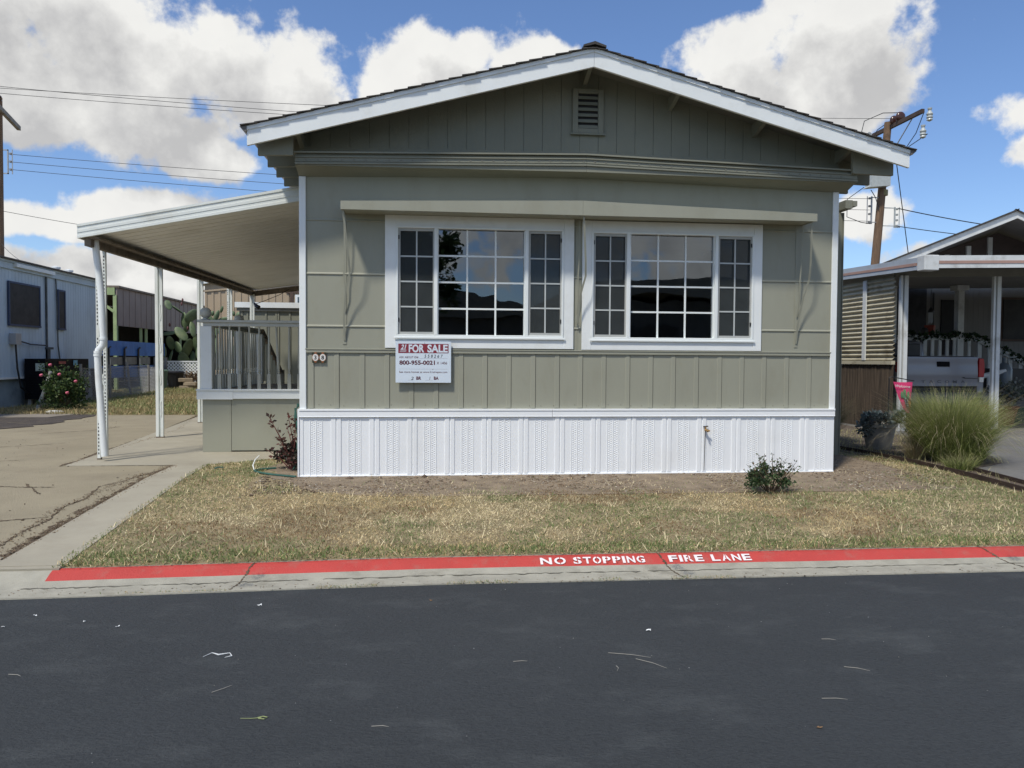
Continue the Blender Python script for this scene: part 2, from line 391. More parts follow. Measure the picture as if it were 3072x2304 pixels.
# joints and grass-filled cracks across the kerb
def crack_strip(name, pts, wd, m, dz=.004, seed=1, parent=None, zf=None, sub=16):
    rs = random.Random(seed); P = []
    for a, b in zip(pts, pts[1:]):
        for i in range(sub):
            t = i/sub; P.append((a[0]+(b[0]-a[0])*t+(rs.random()-.5)*wd*.7, a[1]+(b[1]-a[1])*t+(rs.random()-.5)*wd*.7))
    P.append(pts[-1]); mb = MB(); vs = []; fs = []
    for i, p in enumerate(P):
        q = P[min(i+1, len(P)-1)]; q0 = P[max(i-1, 0)]; d = Vector((q[0]-q0[0], q[1]-q0[1])).normalized(); nn = Vector((-d.y, d.x))
        ww = wd*(.12+rs.random()*.75)/2*(0.15 if i in (0, len(P)-1) else 1)
        for s_ in (-1, 1):
            x, y = p[0]+nn.x*ww*s_, p[1]+nn.y*ww*s_
            vs.append((x, y, (zf(y) if zf else float(gz(x, y)))+dz))
    for i in range(len(P)-1): fs.append((i*2, i*2+2, i*2+3, i*2+1))
    mb.add(vs, fs); return mb.build(name, m, parent)
debris = mat('crack_debris', (.15,.11,.07), .95, .35, 20, .8, 90, fine=.2)
for x, dx in ((.18, -.06), (3.10, .06), (5.66, .12)):
    crack_strip('joint', [(x-dx*.3, -2.97+koff(x)), (x, -3.05+koff(x)), (x+dx*.3, -3.15+koff(x)), (x+dx, -3.36+koff(x))], .022, debris, .003, parent=kb, zf=lambda y, o=koff(x): kz(y-o))

# paving left of the home
struct(sheet('driveway', [(-2.97,-9.5,-1.50),(0,-8.2,-1.57),(1.0,-7.8,-1.60),(1.05,-7.8,-2.8),(9.35,-7.2,-3.78)], .004, oldasph))
struct(sheet('concrete_walk', [(-3.03,-1.52,-1.06),(0,-1.59,-1.19),(1.0,-1.62,-1.24)], .012, concrete))
struct(sheet('carport_slab', [(1.0,-2.86,-1.24),(1.05,-2.87,-1.20),(1.5,-2.9,-.6),(2.1,-2.95,-.02),(13.2,-4.1,-.02)], .012, concrete))
struct(sheet('apron', [(-3.09,-14,-1.06),(-2.97,-14,-1.06),(-2.80,-14,-1.55)], .008, concrete))
crack_strip('pavement_crack', [(-2.90,1.02),(-2.92,1.5),(-2.99,2.1),(-3.04,2.9),(-3.14,4.3),(-3.40,7),(-3.66,9.3)], .10, debris, .008, 4)['kind'] = 'structure'
crack_strip('pavement_crack', [(-1.55,-2.9),(-1.56,-2.2),(-1.585,-1.5),(-1.60,-.6),(-1.61,.2),(-1.63,.95)], .13, debris, .008, 5)['kind'] = 'structure'
crack_strip('pavement_crack', [(-1.62,.98),(-1.9,1.0),(-2.4,1.0),(-2.85,1.03)], .03, debris, .008, 6)['kind'] = 'structure'
for i, pts in enumerate([[(-1.72,-2.7),(-1.78,-2.1),(-1.75,-1.75),(-1.85,-1.3),(-1.8,-.95),(-1.9,-.4),(-1.75,-.1)], [(-1.75,-.1),(-1.7,.3),(-1.66,.5)], [(-2.9,-.35),(-2.6,-.4),(-2.3,-.42)], [(-2.6,-1.9),(-2.1,-1.75),(-1.8,-1.65)],
       [(-4.2,1.2),(-3.9,1.5),(-3.6,1.6)], [(-4.9,2.9),(-4.3,3.3),(-4.0,3.6)], [(-2.7,-.2),(-2.3,-.75)], [(-5.2,4.9),(-4.5,5.6),(-4.3,6.4)]]):
    crack_strip('pavement_crack', pts, .035, debris, .008, 10+i)['kind'] = 'structure'
struct(sheet('soil_strip', [(-2.9,-16,-9.4),(4.8,-9.2,-6.9),(6.2,-9.2,-5.9),(9.0,-9.2,-5.9),(9.45,-9.2,-6.0)], .014, mat('dark_soil', (.075,.062,.055), .95, .3, 5, .9, 40, dirt=(.16,.13,.08), dirt_amt=.8, dirt_s=4), wob=.3))
struct(sheet('concrete_pad', [(8.6,-9.2,-6.6),(9.6,-9.2,-6.4)], .022, mat('dull_pad', (.25,.22,.18), .9, .15, 3)))
# lawn base, planting bed, neighbour's drive
struct(sheet('lawn', [(-2.955,-1.3,30),(-2.85,-1.3,30),(-1.2,-1.35,7.48),(0,-1.4,7.46),(1.0,-1.4,7.45),(1.5,-.6,7.6),(2.05,0,7.75),(5,0,8.2)], .005, turf, nx=60, wob=.04))
struct(sheet('planting_bed', [(-1.05,.9,6.9),(-.85,.4,6.9),(-.6,.1,6.75),(0,-.35,6.9),(.7,-.5,7.0),(4,-.3,7.4)], .012, soil, wob=.35))
struct(sheet('neighbour_driveway', [(-3.0,8.2,30),(0,7.9,30),(4,8.0,30),(12,9.0,30)], .012, mat('grey_old_asphalt', (.17,.165,.155), .9, .2, 1.5, .5, 160, dirt=(.24,.21,.16), dirt_amt=.6, dirt_s=1.5, fine=.1), wob=.1))

# ================================================================== grass
def grass(name, n, region, hs, wd, lean, colf, keep, curl=.5):
    x0, x1, y0, y1 = region; px = x0+(x1-x0)*NP.rand(n); py = y0+(y1-y0)*NP.rand(n)
    k = keep(px, py); px, py = px[k], py[k]; cols = colf(px, py)
    V, Fq, c = blades(len(px), px, py, *hs, wd, lean, cols, curl)
    o = np_mesh(name, V, Fq, c, grassm); o['kind'] = 'stuff'; return o
straw = np.array([.64,.50,.27]); straw2 = np.array([.80,.69,.44]); green = np.array([.15,.20,.07]); green2 = np.array([.27,.32,.13]); brown = np.array([.29,.19,.10]); olive = np.array([.38,.35,.18])
def lawn_col(px, py):
    n1 = fbm(px, py, .8, 3); n2 = fbm(px, py, 2.2, 9); n3 = fbm(px, py, 1.3, 77); r = NP.rand(len(px))
    edge = .85*np.clip((-2.45-py+1.3*(n1-.5))/.4, 0, 1); right = np.clip((px-5.0+6*(n1-.5)-.5*(py+1.2))/1.4, 0, 1)
    left = np.clip((.2-px+2.5*(n1-.5))/1.2, 0, 1)*.55*np.clip((py+2.2)/1.0, 0, 1)
    patch = np.clip((n2-.53)*9, 0, .85)
    gsp = np.clip(.03+1.0*edge+.85*right+left+patch, 0, 1)
    isg = r < gsp*.80
    t = np.clip(NP.rand(len(px))*.6+(n3-.5)*3.2+.2, 0, 1)[:, None]
    dead = straw*(1-t)+straw2*t; br = NP.rand(len(px)) < .06+np.clip((fbm(px, py, 1.6, 21)-.52)*8, 0, .85); dead[br] = brown
    ol = NP.rand(len(px)) < .16; dead[ol] = olive
    t2 = NP.rand(len(px))[:, None]; gr = green*(1-t2)+green2*t2
    c = np.where(isg[:, None], gr, dead); return c*(.7+.5*NP.rand(len(px)))[:, None]
def on_lawn(px, py):
    n = fbm(px, py, 2.5, 5)
    left = px > np.interp(py, [-3.05, 1.0, 1.5, 2.05], [-1.10, -1.25, -.6, 0])-.04*n
    ok = left & (py > -2.99+np.interp(px, KX, KO))
    ok &= ~((py > -.05) & (px > -.02) & (px < 6.95))
    bed = (px > .1) & (px < 6.6) & (py > -.95+.5*(n-.5)) ; bed2 = (px > -.45) & (px < .3) & (py > -.5) & (py < 1.0)
    dens = np.where(bed | bed2, np.where(py < -.45, .17, .06), 1.0); dens = np.where((px > 6.1) & (py > -.3) & (px < 7.0), .25, dens)
    ok &= NP.rand(len(px)) < dens
    ok &= px < np.where(py < -1.2, 30, 7.45)
    ok &= NP.rand(len(px)) < (.55+.9*n)
    return ok
grass('lawn_grass', 230000, (-1.3, 7.9, -3.08, 2.2), (.010, .034), .006, 1.42, lawn_col, on_lawn)
grass('lawn_grass', 9000, (-1.25, 7.6, -3.12, -2.75), (.022, .050), .006, 1.1, lambda x, y: np.where((NP.rand(len(x)) < .75)[:, None], green*(.7+.9*NP.rand(len(x)))[:, None], straw*(.7+.5*NP.rand(len(x)))[:, None]), lambda x, y: (y > -2.985+np.interp(x, KX, KO)) & (y < -2.8+.3*fbm(x, y, 1.5, 8)) & (x > -1.08))
def lying(x, y): return on_lawn(x, y) & (NP.rand(len(x)) < .8)
grass('dry_clippings', 6000, (-1.2, 7.5, -3.0, 1.5), (.035, .10), .0055, 1.5, lambda x, y: (straw2*(.7+.5*NP.rand(len(x))[:, None])), lying, curl=.1)
def yard_col(px, py):
    n1 = fbm(px, py, .5, 31); t = NP.rand(len(px))[:, None]
    c = straw*.72*(1-t)+olive*.85*t; g_ = NP.rand(len(px)) < np.clip(n1*1.8-.55, 0, .8); c[g_] = green2*.9; return c*(.7+.5*NP.rand(len(px)))[:, None]
grass('yard_grass', 60000, (-10.5, -3.6, 9.4, 27), (.05, .14), .018, 1.0, yard_col, lambda x, y: (x > -8.9) | (y > 17.5))
# mulch chips, clods and gravel in the bed
def chips(name, n, region, smin, smax, cols, flat=.4, keep=None, zadd=.012):
    x0, x1, y0, y1 = region; px = x0+(x1-x0)*NP.rand(n); py = y0+(y1-y0)*NP.rand(n)
    if keep is not None: k = keep(px, py); px, py = px[k], py[k]
    n = len(px); z = gz(px, py)+zadd; s = smin+(smax-smin)*NP.rand(n)**3
    oc = np.array([[1,0,0],[0,1,0],[-1,0,0],[0,-1,0],[0,0,1],[0,0,-1]], float)
    A = NP.rand(n)*6.28; V = oc[None]*(1+.5*(NP.rand(n, 6, 3)-.5))*np.stack([s, s*(.4+.6*NP.rand(n)), s*flat], 1)[:, None]
    ca, sa = np.cos(A)[:, None], np.sin(A)[:, None]
    x_ = V[..., 0]*ca-V[..., 1]*sa; y_ = V[..., 0]*sa+V[..., 1]*ca
    V = np.stack([x_+px[:, None], y_+py[:, None], V[..., 2]+z[:, None]], -1).reshape(-1, 3)
    tri = np.array([[0,1,4],[1,2,4],[2,3,4],[3,0,4],[1,0,5],[2,1,5],[3,2,5],[0,3,5]])
    Fq = (np.arange(n)[:, None, None]*6+tri[None]).reshape(-1, 3)
    c = cols[NP.randint(0, len(cols), n)]*(.6+.7*NP.rand(n))[:, None]
    o = np_mesh(name, V, Fq, np.repeat(c, 6, 0), grassm); o['kind'] = 'stuff'; return o
chipc = np.array([[.34,.27,.19],[.22,.16,.11],[.14,.10,.07],[.42,.37,.30],[.27,.20,.13]])
chips('mulch', 9000, (-.4, 6.95, -1.05, .02), .006, .026, chipc, .35, lambda x, y: (fbm(x, y, 1.4, 12) > .40) & (y > -1.1+.3*fbm(x, y, 3, 2)) & ~((x > 0) & (x < 6.1) & (y > -.03)))
chips('mulch', 1500, (6.2, 7.3, -.8, 1.6), .006, .022, chipc, .35)
chips('soil_clods', 26, (.15, 3.2, -.42, -.08), .02, .06, chipc[[1,2]]*1.1, .65)
chips('grit', 500, (-6, -1.1, -3, 8), .004, .014, chipc*.6, .5, zadd=.008)
chips('grit', 900, (-3, 6.5, -7.2, -3.4), .001, .0038, np.array([[.5,.5,.48],[.35,.33,.28],[.6,.6,.6],[.02,.02,.02]]), .4, zadd=-.084)
chips('grit', 500, (-2.4, 7, -3.42, -3.3), .003, .010, chipc, .4, zadd=-.075)

def near_path(pts, w_):
    def f(x, y):
        d = np.full(len(x), 9.)
        for (ax, ay), (bx, by) in zip(pts, pts[1:]):
            t = np.clip(((x-ax)*(bx-ax)+(y-ay)*(by-ay))/((bx-ax)**2+(by-ay)**2), 0, 1); d = np.minimum(d, np.hypot(x-ax-t*(bx-ax), y-ay-t*(by-ay)))
        return d < w_*(.2+NP.rand(len(x))**2)
    return f
for pts, w_, n_, reg in (([(-2.87,1.02),(-2.93,1.9),(-3.05,5.6),(-3.8,9.3)], .07, 30000, (-3.9,-2.8,1,9.3)), ([(-1.56,-2.95),(-1.60,-1.5),(-1.63,.95)], .10, 14000, (-1.9,-1.5,-2.95,1)), ([(-1.74,-2.7),(-1.78,-1.9),(-1.85,-1.3),(-1.8,-.6),(-1.72,.3)], .07, 9000, (-2.0,-1.6,-2.75,.4))):
    chips('crack_crumbs', n_//2, reg, .003, .011, chipc*np.array([1.0,.95,.85]), .45, near_path(pts, w_), zadd=.012)
gr_m = mat('gutter_grime', (.185,.175,.14), .9, .3, 12, .3, 90, fine=.15)
for k, (xa, xb_) in enumerate(((-9,-1.3),(-1.2,.6),(.7,2.9),(2.95,5.5),(5.6,12))):
    crack_strip('gutter_grime', [(xa+(xb_-xa)*i/8, -3.195+koff(xa+(xb_-xa)*i/8)+.006*math.sin(i*2+k)) for i in range(9)], .028, gr_m, .002, 30+k, kb, lambda y: -.2065, 8)

# small litter on the road: (kind, points)
def rl(x, y): return (x, y, -.2165)
tw_m = mat('dry_straw', (.40,.38,.33), .8, .1, 9); leaf_g = mat('pale_leaf', (.28,.33,.14), .7, .2, 9); leaf_b = mat('brown_leaf', (.26,.15,.07), .8, .2, 9); wht = mat('white_scrap', (.72,.74,.74), .6, .05)
def twig(a, b, label, r=.0014):
    mid = ((a[0]+b[0])/2+.01, (a[1]+b[1])/2+.006)
    o = MB().tube([rl(*a), rl(*mid), rl(*b)], [r, r*.9, r*.4], 5).build('straw_stalk', tw_m, loc=rl(*mid)); return tag(o, label, 'straw', 'straw stalks scattered on the road')
def leaf_shape(c, s, ang, m, name, label, cat, n=9, grp=None):
    rs = random.Random(int(c[0]*977+c[1]*31)); mb = MB(); vs = [(c[0], c[1], -.214)]
    for i in range(n):
        a = 2*math.pi*i/n+ang; q = s*(.45+.6*rs.random()); vs.append((c[0]+q*math.cos(a), c[1]+q*.6*math.sin(a), -.219+.012*rs.random()))
    mb.add(vs, [(0, i+1, (i+1) % n+1) for i in range(n)]); o = mb.build(name, m, loc=(c[0], c[1], -.219)); tag(o, label, cat, grp)
    s_ = o.modifiers.new('thickness', 'SOLIDIFY'); s_.thickness = .0012; return o
twig((2.33,-4.65), (2.53,-4.73), 'long pale straw stalk, upper of the crossed pair on the road')
twig((2.45,-4.74), (2.57,-4.87), 'long pale straw stalk, lower of the crossed pair on the road')
twig((2.33,-4.82), (2.32,-4.88), 'tiny upright straw piece left of the crossed pair')
twig((3.53,-4.56), (3.60,-4.58), 'short white straw at right, farthest from the camera')
twig((1.18,-5.34), (1.25,-5.35), 'short straw near the bottom, left of centre')
twig((.44,-4.95), (.51,-4.88), 'slanted straw at left between the scrap and the green leaf')
twig((-.57,-4.66), (-.50,-4.69), 'short straw at the left edge of the road')
twig((3.16,-5.26), (3.27,-5.28), 'thin curved straw at right, nearest the brown leaf')
twig((3.45,-4.93), (3.55,-4.99), 'thin slanted straw at far right of the road')
twig((1.83,-4.72), (1.90,-4.72), 'faint short straw in the middle of the road')
o = MB().tube([rl(.28,-4.52), rl(.31,-4.47), rl(.35,-4.50), rl(.40,-4.48), rl(.42,-4.52), rl(.39,-4.54)], [.001,.002,.004,.002,.003,.001], 6).build('torn_scrap', wht, loc=rl(.35,-4.5)); tag(o, 'curled white scrap lying on the road at left', 'litter')
leaf_shape((2.63,-4.35), .018, .3, wht, 'paper_scrap', 'small white paper scrap on the road right of centre', 'litter')
leaf_shape((.38,-3.71), .018, 1.1, wht, 'paper_scrap', 'white paper scrap on the road near the kerb at left', 'litter')
for i, (x, y, l) in enumerate([(-.87,-3.80,'white scrap nearest the kerb in the cluster at road left'),(-.54,-3.93,'white scrap in the middle of the cluster at road left'),(-.32,-4.03,'white scrap at the right end of the cluster at road left'),(-.95,-3.98,'white scrap at the very left edge of the road')]):
    leaf_shape((x, y), .012, i, wht, 'paper_scrap', l, 'litter', grp='white scraps at road left')
leaf_shape((3.01,-5.52), .020, .6, leaf_b, 'fallen_leaf', 'small curled brown leaf on the road at lower right', 'leaf', 7)
leaf_shape((1.42,-3.71), .014, .2, leaf_b, 'fallen_leaf', 'tiny brown leaf on the road close to the kerb', 'leaf', 7)
lf = MB().tube([rl(.63,-5.22), rl(.68,-5.225), rl(.715,-5.22)], [.0012,.0015,.002], 5); lf.tube([rl(.70,-5.22), rl(.72,-5.21), rl(.74,-5.22), rl(.73,-5.235), rl(.705,-5.228)], .0025, 5)
tag(lf.build('green_sprig', leaf_g, loc=rl(.68,-5.22)), 'yellow green leaf sprig with long stalk on the road', 'leaf')

# ================================================================== the mobile home
H = thing('mobile_home', 'greige mobile home with white skirting, white gable fascia and number 38', 'mobile home', (3.05, 0, 0))
XL, XR = 0.006, 6.08
def gable_line(x): return 1-abs(x-3.10)/3.52
def roof_top(x): return 3.60+(4.535-3.60)*gable_line(x)        # top of the fascia
# front wall with the two window openings
wins = [dict(o=(.916,2.994,1.408,2.850), i=(1.035,2.879,1.522,2.734), d=(1.447,1.485,2.446,2.484)),
        dict(o=(3.088,5.174,1.402,2.842), i=(3.194,5.074,1.511,2.724), d=(3.592,3.636,4.615,4.652))]
fwm = MB()
zs = [.74, 1.51, 2.735, 3.42]
fwm.box(XL, XR, 0, .09, .70, 1.511); fwm.box(XL, XR, 0, .09, 2.736, 3.50)
for a, b in ((XL, 1.035), (2.879, 3.194), (5.074, XR)): fwm.box(a, b, 0, .09, 1.511, 2.736)
# lap seams: a small lip on every course, stopped at the window casings
for z in (2.780, 2.205, 1.640):
    for a, b in ((XL+.06, .916), (2.994, 3.088), (5.174, XR-.06)):
        fwm.prism([(a, -.0005, z-.012), (a, -.010, z-.006), (a, -.008, z+.004), (a, -.0005, z+.014)], (b-a, 0, 0))
# vertical seam behind the middle bracket
for z0, z1 in ((1.408, 3.24),): fwm.box(3.032, 3.040, -.003, -.0005, z0, z1)
fwm.build('front_wall', greige, H)
lw = MB(); lw.box(XL+.06, XR-.06, -.018, -.0005, 1.352, 1.395); lw.box(XL+.06, XR-.06, -.024, -.018, 1.385, 1.397)
xb = .155
k = 0
while xb < XR-.08:
    wdt = .048; lw.prism([(xb-wdt-.006,-.0005,.752),(xb-wdt,-.0045,.752),(xb,-.0055-.0015*(k % 2),.752),(xb,-.0005,.752)], (0,0,.60))
    xb += .268+.006*math.sin(k*1.7); k += 1
lw.build('lower_siding', greige, H, bevel=.0015)
nh = MB(); rs = random.Random(9)
for i in range(46):
    x = .20+.128*i+.02*rs.random(); z = rs.choice((.775, .785, .79, 1.33)); nh.prism([(x+.004*math.cos(a), -.0032, z+.004*math.sin(a)) for a in [k*math.pi/3 for k in range(6)]], (0,.002,0))
nh.build('nail_heads', mat('rusty_nail', (.16,.13,.09), .7, .3, 20), H)['kind'] = 'stuff'
sm = MB(); xb = .155; k = 0
while xb < XR-.08: sm.box(xb+.0003, xb+.0045, -.0030, -.0006, .752, 1.350); xb += .268+.006*math.sin(k*1.7); k += 1
sm.build('siding_gap', mat('siding_gap_shadow_gap', (.10,.095,.075), .9), H)
# side and rear walls, floor
sw = MB(); sw.box(XL, XL+.09, .09, 14.9, .0, 3.62); sw.box(XR-.09, XR, .09, 14.9, .0, 3.62); sw.box(XL, XR, 14.9, 15, 0, 3.62)
sw.build('side_wall', greige2, H)
wg = MB(); wg.box(XR+.001, 6.95, 1.45, 6.5, 0.0, 3.30); wg.box(6.951, 6.965, 1.44, 1.50, .05, 3.3); wg.box(6.90, 7.0, 1.30, 6.5, 3.33, 3.44); wg.box(7.0, 7.06, 1.29, 6.5, 3.36, 3.43); wg.build('side_wing', greige2, H)
rm = MB(); rm.box(.10, XR-.1, .1, 5.0, .70, .74); rm.box(.10, XR-.1, 5.0, 5.05, .7, 3.2); rm.box(.10, XR-.1, .1, 5.0, 3.1, 3.15); rm.box(3.02, 3.10, .2, 3.5, .74, 3.1)
rm.box(1.2, 1.9, 2.6, 3.0, .74, 1.9); rm.box(3.9, 4.6, 3.0, 3.3, .74, 2.2)
rm.build('interior', room_m, H)
# corner trims
for a in (XL, XR-.069):
    B(a, a+.07, -.022, -.0008, .735, 3.235).build('corner_trim', white, H, bevel=.004)
# gable face: grooved boards, plain band, lookouts
gb = MB()
def under(x): return roof_top(x)-.04
gb.prism([(XL,.012,3.30),(XR,.012,3.30),(XR,.012,under(XR)),(3.1,.012,under(3.1)),(XL,.012,under(XL))], (0,.05,0))
gb.prism([(XL,-.006,3.30),(XR,-.006,3.30),(XR,-.006,3.555),(3.10,-.006,3.60),(XL,-.006,3.555)], (0,.0175,0))
x = XL+.12
while x < XR-.02:
    xe = min(x+.209, XR)
    if not (x > 6.3): gb.prism([(x,0,3.555),(xe-.004,0,3.555),(xe-.004,0,under(xe-.004)),(x,0,under(x))] if not (x < 3.1 < xe-.004) else [(x,0,3.555),(xe-.004,0,3.555),(xe-.004,0,under(xe-.004)),(3.1,0,under(3.1)),(x,0,under(x))], (0,.0115,0))
    x = xe
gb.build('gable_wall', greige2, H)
gv = MB(); vx0, vx1, vz0, vz1 = 2.962, 3.312, 3.80, 4.285
for bx in ((vx0,vx0+.062),(vx1-.062,vx1)): gv.box(bx[0], bx[1], -.035, -.001, vz0, vz1)
gv.box(vx0+.062, vx1-.062, -.035, -.001, vz1-.05, vz1); gv.box(vx0+.062, vx1-.062, -.035, -.001, vz0, vz0+.05); gv.box(vx0-.02, vx1+.02, -.042, -.001, vz0-.02, vz0-.001)
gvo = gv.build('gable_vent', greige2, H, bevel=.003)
B(vx0+.062, vx1-.062, -.006, -.002, vz0+.05, vz1-.05).build('vent_backing', dark, gvo)
for i in range(6):
    z = vz0+.052+i*.0635
    MB().prism([(vx0+.063,-.036,z),(vx0+.063,-.030,z),(vx0+.063,-.008,z+.034),(vx0+.063,-.014,z+.040)], (.224,0,0)).build('louvre', greige2, gvo)
# fascia boards, roof deck, shingles, ridge cap
def fascia(xa, xb_, name):
    mb = MB(); q = lambda x, dz: roof_top(x)+dz
    mb.prism([(xa,-.50,q(xa,-.185)),(xb_,-.50,q(xb_,-.185)),(xb_,-.50,q(xb_,0)),(xa,-.50,q(xa,0))], (0,.035,0))
    mb.prism([(xa,-.512,q(xa,-.035)),(xb_,-.512,q(xb_,-.035)),(xb_,-.512,q(xb_,.004)),(xa,-.512,q(xa,.004))], (0,.0115,0))
    return mb.build(name, white, H)
fascia(-.42, 3.0985, 'fascia_board'); fascia(3.1015, 6.62, 'fascia_board')
rf = MB()
for xa, xb_ in ((-.42, 3.10), (3.10, 6.62)):
    rf.prism([(xa,-.464,roof_top(xa)-.045),(xb_,-.464,roof_top(xb_)-.045),(xb_,-.464,roof_top(xb_)-.002),(xa,-.464,roof_top(xa)-.002)], (0,15.6,0))
rf.build('roof_deck', darkeave, H)
sh = MB(); rs = random.Random(2); slope = (4.535-3.60)/3.52
for side in (-1, 1):
    nC = 26; L = 3.58/nC
    for i in range(nC):
        xa = 3.10+side*(3.58-i*L); xb_ = 3.10+side*(3.58-(i+1)*L-.03)
        za = 4.540-slope*abs(xa-3.10)+.014+.003*rs.random(); zb = 4.540-slope*abs(xb_-3.10)+.004
        yo = -.530-.012*rs.random()
        sh.prism([(xa,yo,za-.006),(xb_,yo,zb-.006),(xb_,yo,zb+.002),(xa,yo,za+.005)], (0,15.7,0))
sh.build('roof_shingles', shingle, H)
rc = MB()
for i in range(3): rc.prism([(2.98+.01*i,-.545+i*.05,4.535+i*.006),(3.10,-.545+i*.05,4.566+i*.012),(3.22-.01*i,-.545+i*.05,4.535+i*.006),(3.22-.01*i,-.545+i*.05,4.556+i*.012),(3.10,-.545+i*.05,4.596+i*.012),(2.98+.01*i,-.545+i*.05,4.556+i*.012)], (0,.34 if i < 2 else 15,0))
rc.build('ridge_cap', shingle, H)
de = MB()
for xa, s_ in ((-.42,-1),(6.62,1)): de.prism([(xa,-.52,roof_top(xa)+.006),(xa+.07*s_,-.52,roof_top(xa)-.004),(xa+.02*s_,-.52,roof_top(xa)-.05),(xa,-.52,roof_top(xa)-.05)], (0,15.6,0))
de.build('eave_drip_edge', mat('drip_metal', (.13,.115,.10), .5, .1), H)
# rafter tails at the sides, lookouts under the rake
tailm = greige2
for y in (-.34,.13,.60,1.06): MB().prism([(-.35,y,3.362),(-.001,y,3.375),(-.001,y,under(0)-.01),(-.35,y,under(-.35)-.01)], (0,.045,0)).build('rafter_tail', tailm, H)
for y in (-.30,.17,.64): MB().prism([(6.56,y,3.375),(XR+.002,y,3.385),(XR+.002,y,under(6.1)-.01),(6.56,y,under(6.56)-.01)], (0,.045,0)).build('rafter_tail', tailm, H)
for x in (.02, 3.08, 4.05, 5.03, 6.03):
    zt = under(x)-.012; MB().prism([(x,-.463,zt-.03),(x,-.463,zt),(x,.02,zt),(x,.02,zt-.15)], (.045,0,0)).build('lookout', tailm, H)
# the bowed cornice between wall and gable
def ctop(x): return 3.432+.078*(1-abs(x-3.08)/3.10)
def half(mb, xa, xb_, y0, y1, dza, dzb, ya=None):
    """box between y0 and y1 that follows the cornice line; dza/dzb = offsets of bottom and top"""
    mb.add([(x, y, ctop(x)+dz) for x in (xa, xb_) for y, dz in ((y0,dza),(y1,dza),(y1,dzb),(y0,dzb))], [(0,1,2,3),(7,6,5,4),(0,4,5,1),(1,5,6,2),(2,6,7,3),(3,7,4,0)])
co_ = MB()
for xa, xb_ in ((-.01, 3.079), (3.081, 6.165)):
    half(co_, xa-.0, xb_, -.275, -.007, -.016, 0)
    half(co_, xa+(.015 if xa < 0 else 0), xb_-.0, -.235, -.215, -.045, -.0165)
    half(co_, xa+(.015 if xa < 0 else 0), xb_, -.250, -.216, -.122, -.0455)
    half(co_, xa+(.015 if xa < 0 else 0), xb_, -.262, -.2505, -.058, -.046); half(co_, xa+(.015 if xa < 0 else 0), xb_, -.258, -.2505, -.100, -.092); half(co_, xa+(.015 if xa < 0 else 0), xb_, -.264, -.2505, -.128, -.112)
    mb = co_; f0 = lambda x: -.135-.055*(1-abs(x-3.08)/3.1)
    mb.add([(x, y, ctop(x)+dz) for x in (xa+(.015 if xa < 0 else 0), xb_) for y, dz in ((-.246,f0(x)),(-.216,f0(x)),(-.216,-.1225),(-.246,-.1225))], [(0,1,2,3),(7,6,5,4),(0,4,5,1),(1,5,6,2),(2,6,7,3),(3,7,4,0)])
    mb.add([(x, y, ctop(x)+dz) for x in (xa+(.015 if xa < 0 else 0), xb_) for y, dz in ((-.2155,f0(x)+.0),(-.001,-.20),(-.001,-.18),(-.2155,f0(x)+.02))], [(0,1,2,3),(7,6,5,4),(0,4,5,1),(1,5,6,2),(2,6,7,3),(3,7,4,0)])
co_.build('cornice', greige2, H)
rivm = mat('rivet', (.19,.18,.15), .6, .1); cor = [o for o in H.children if o.name.startswith('cornice')][0]
for i in range(49):
    x = .12+i*.122; z = ctop(x)-.080; B(x-.007, x+.007, -.256, -.2502, z-.006, z+.006).build('rivet', rivm, cor)
# window hood with its three struts
hd = MB()
def htop(x): return 2.922+.072*(1-abs(x-3.03)/2.63)
for xa, xb_ in ((.478, 3.029), (3.031, 5.662)):
    hd.add([(x, y, z) for x in (xa, xb_) for y, z in ((-.33,2.838),(-.305,2.838),(-.305,htop(x)),(-.33,htop(x)))], [(0,1,2,3),(7,6,5,4),(0,4,5,1),(1,5,6,2),(2,6,7,3),(3,7,4,0)])
    hd.add([(x, y, z) for x in (xa, xb_) for y, z in ((-.3045,htop(x)-.03),(-.0005,htop(x)+.0),(-.0005,htop(x)+.02),(-.3045,htop(x)-.004))], [(0,1,2,3),(7,6,5,4),(0,4,5,1),(1,5,6,2),(2,6,7,3),(3,7,4,0)])
for x in (.478, 5.644): hd.box(x, x+.018, -.304, -.0005, 2.845, 2.89)
hd.box(.496, 5.644, -.304, -.001, 2.852, 2.862)
hdo = hd.build('window_hood', greige, H)
for x, xe, zb in ((.50, .485, 1.475), (3.045, 3.035, 1.69), (5.615, 5.598, 1.478)):
    mb = MB(); mb.box(xe-.020, xe+.018, -.006, -.0008, zb-.03, 2.83)
    pts = [(x,-.30,2.83),(x+.02,-.26,2.62),(x+.045,-.20,2.36),(x+.055,-.155,2.21),(x+.01,-.115,2.02),(xe+.01,-.08,1.86),(xe-.005,-.05,1.70),(xe,-.012,zb+.01)]
    for a, b in zip(pts, pts[1:]): mb.bar(a, b, .020, .006, up=(0,1,0))
    pts = [(x-.01,-.12,2.82),(x-.005,-.10,2.5),(x-.015,-.075,2.2),(x+.0,-.05,2.0),(xe,-.02,1.8)]
    for a, b in zip(pts, pts[1:]): mb.bar(a, b, .014, .005, up=(0,1,0))
    mb.build('hood_strut', greige, hdo)
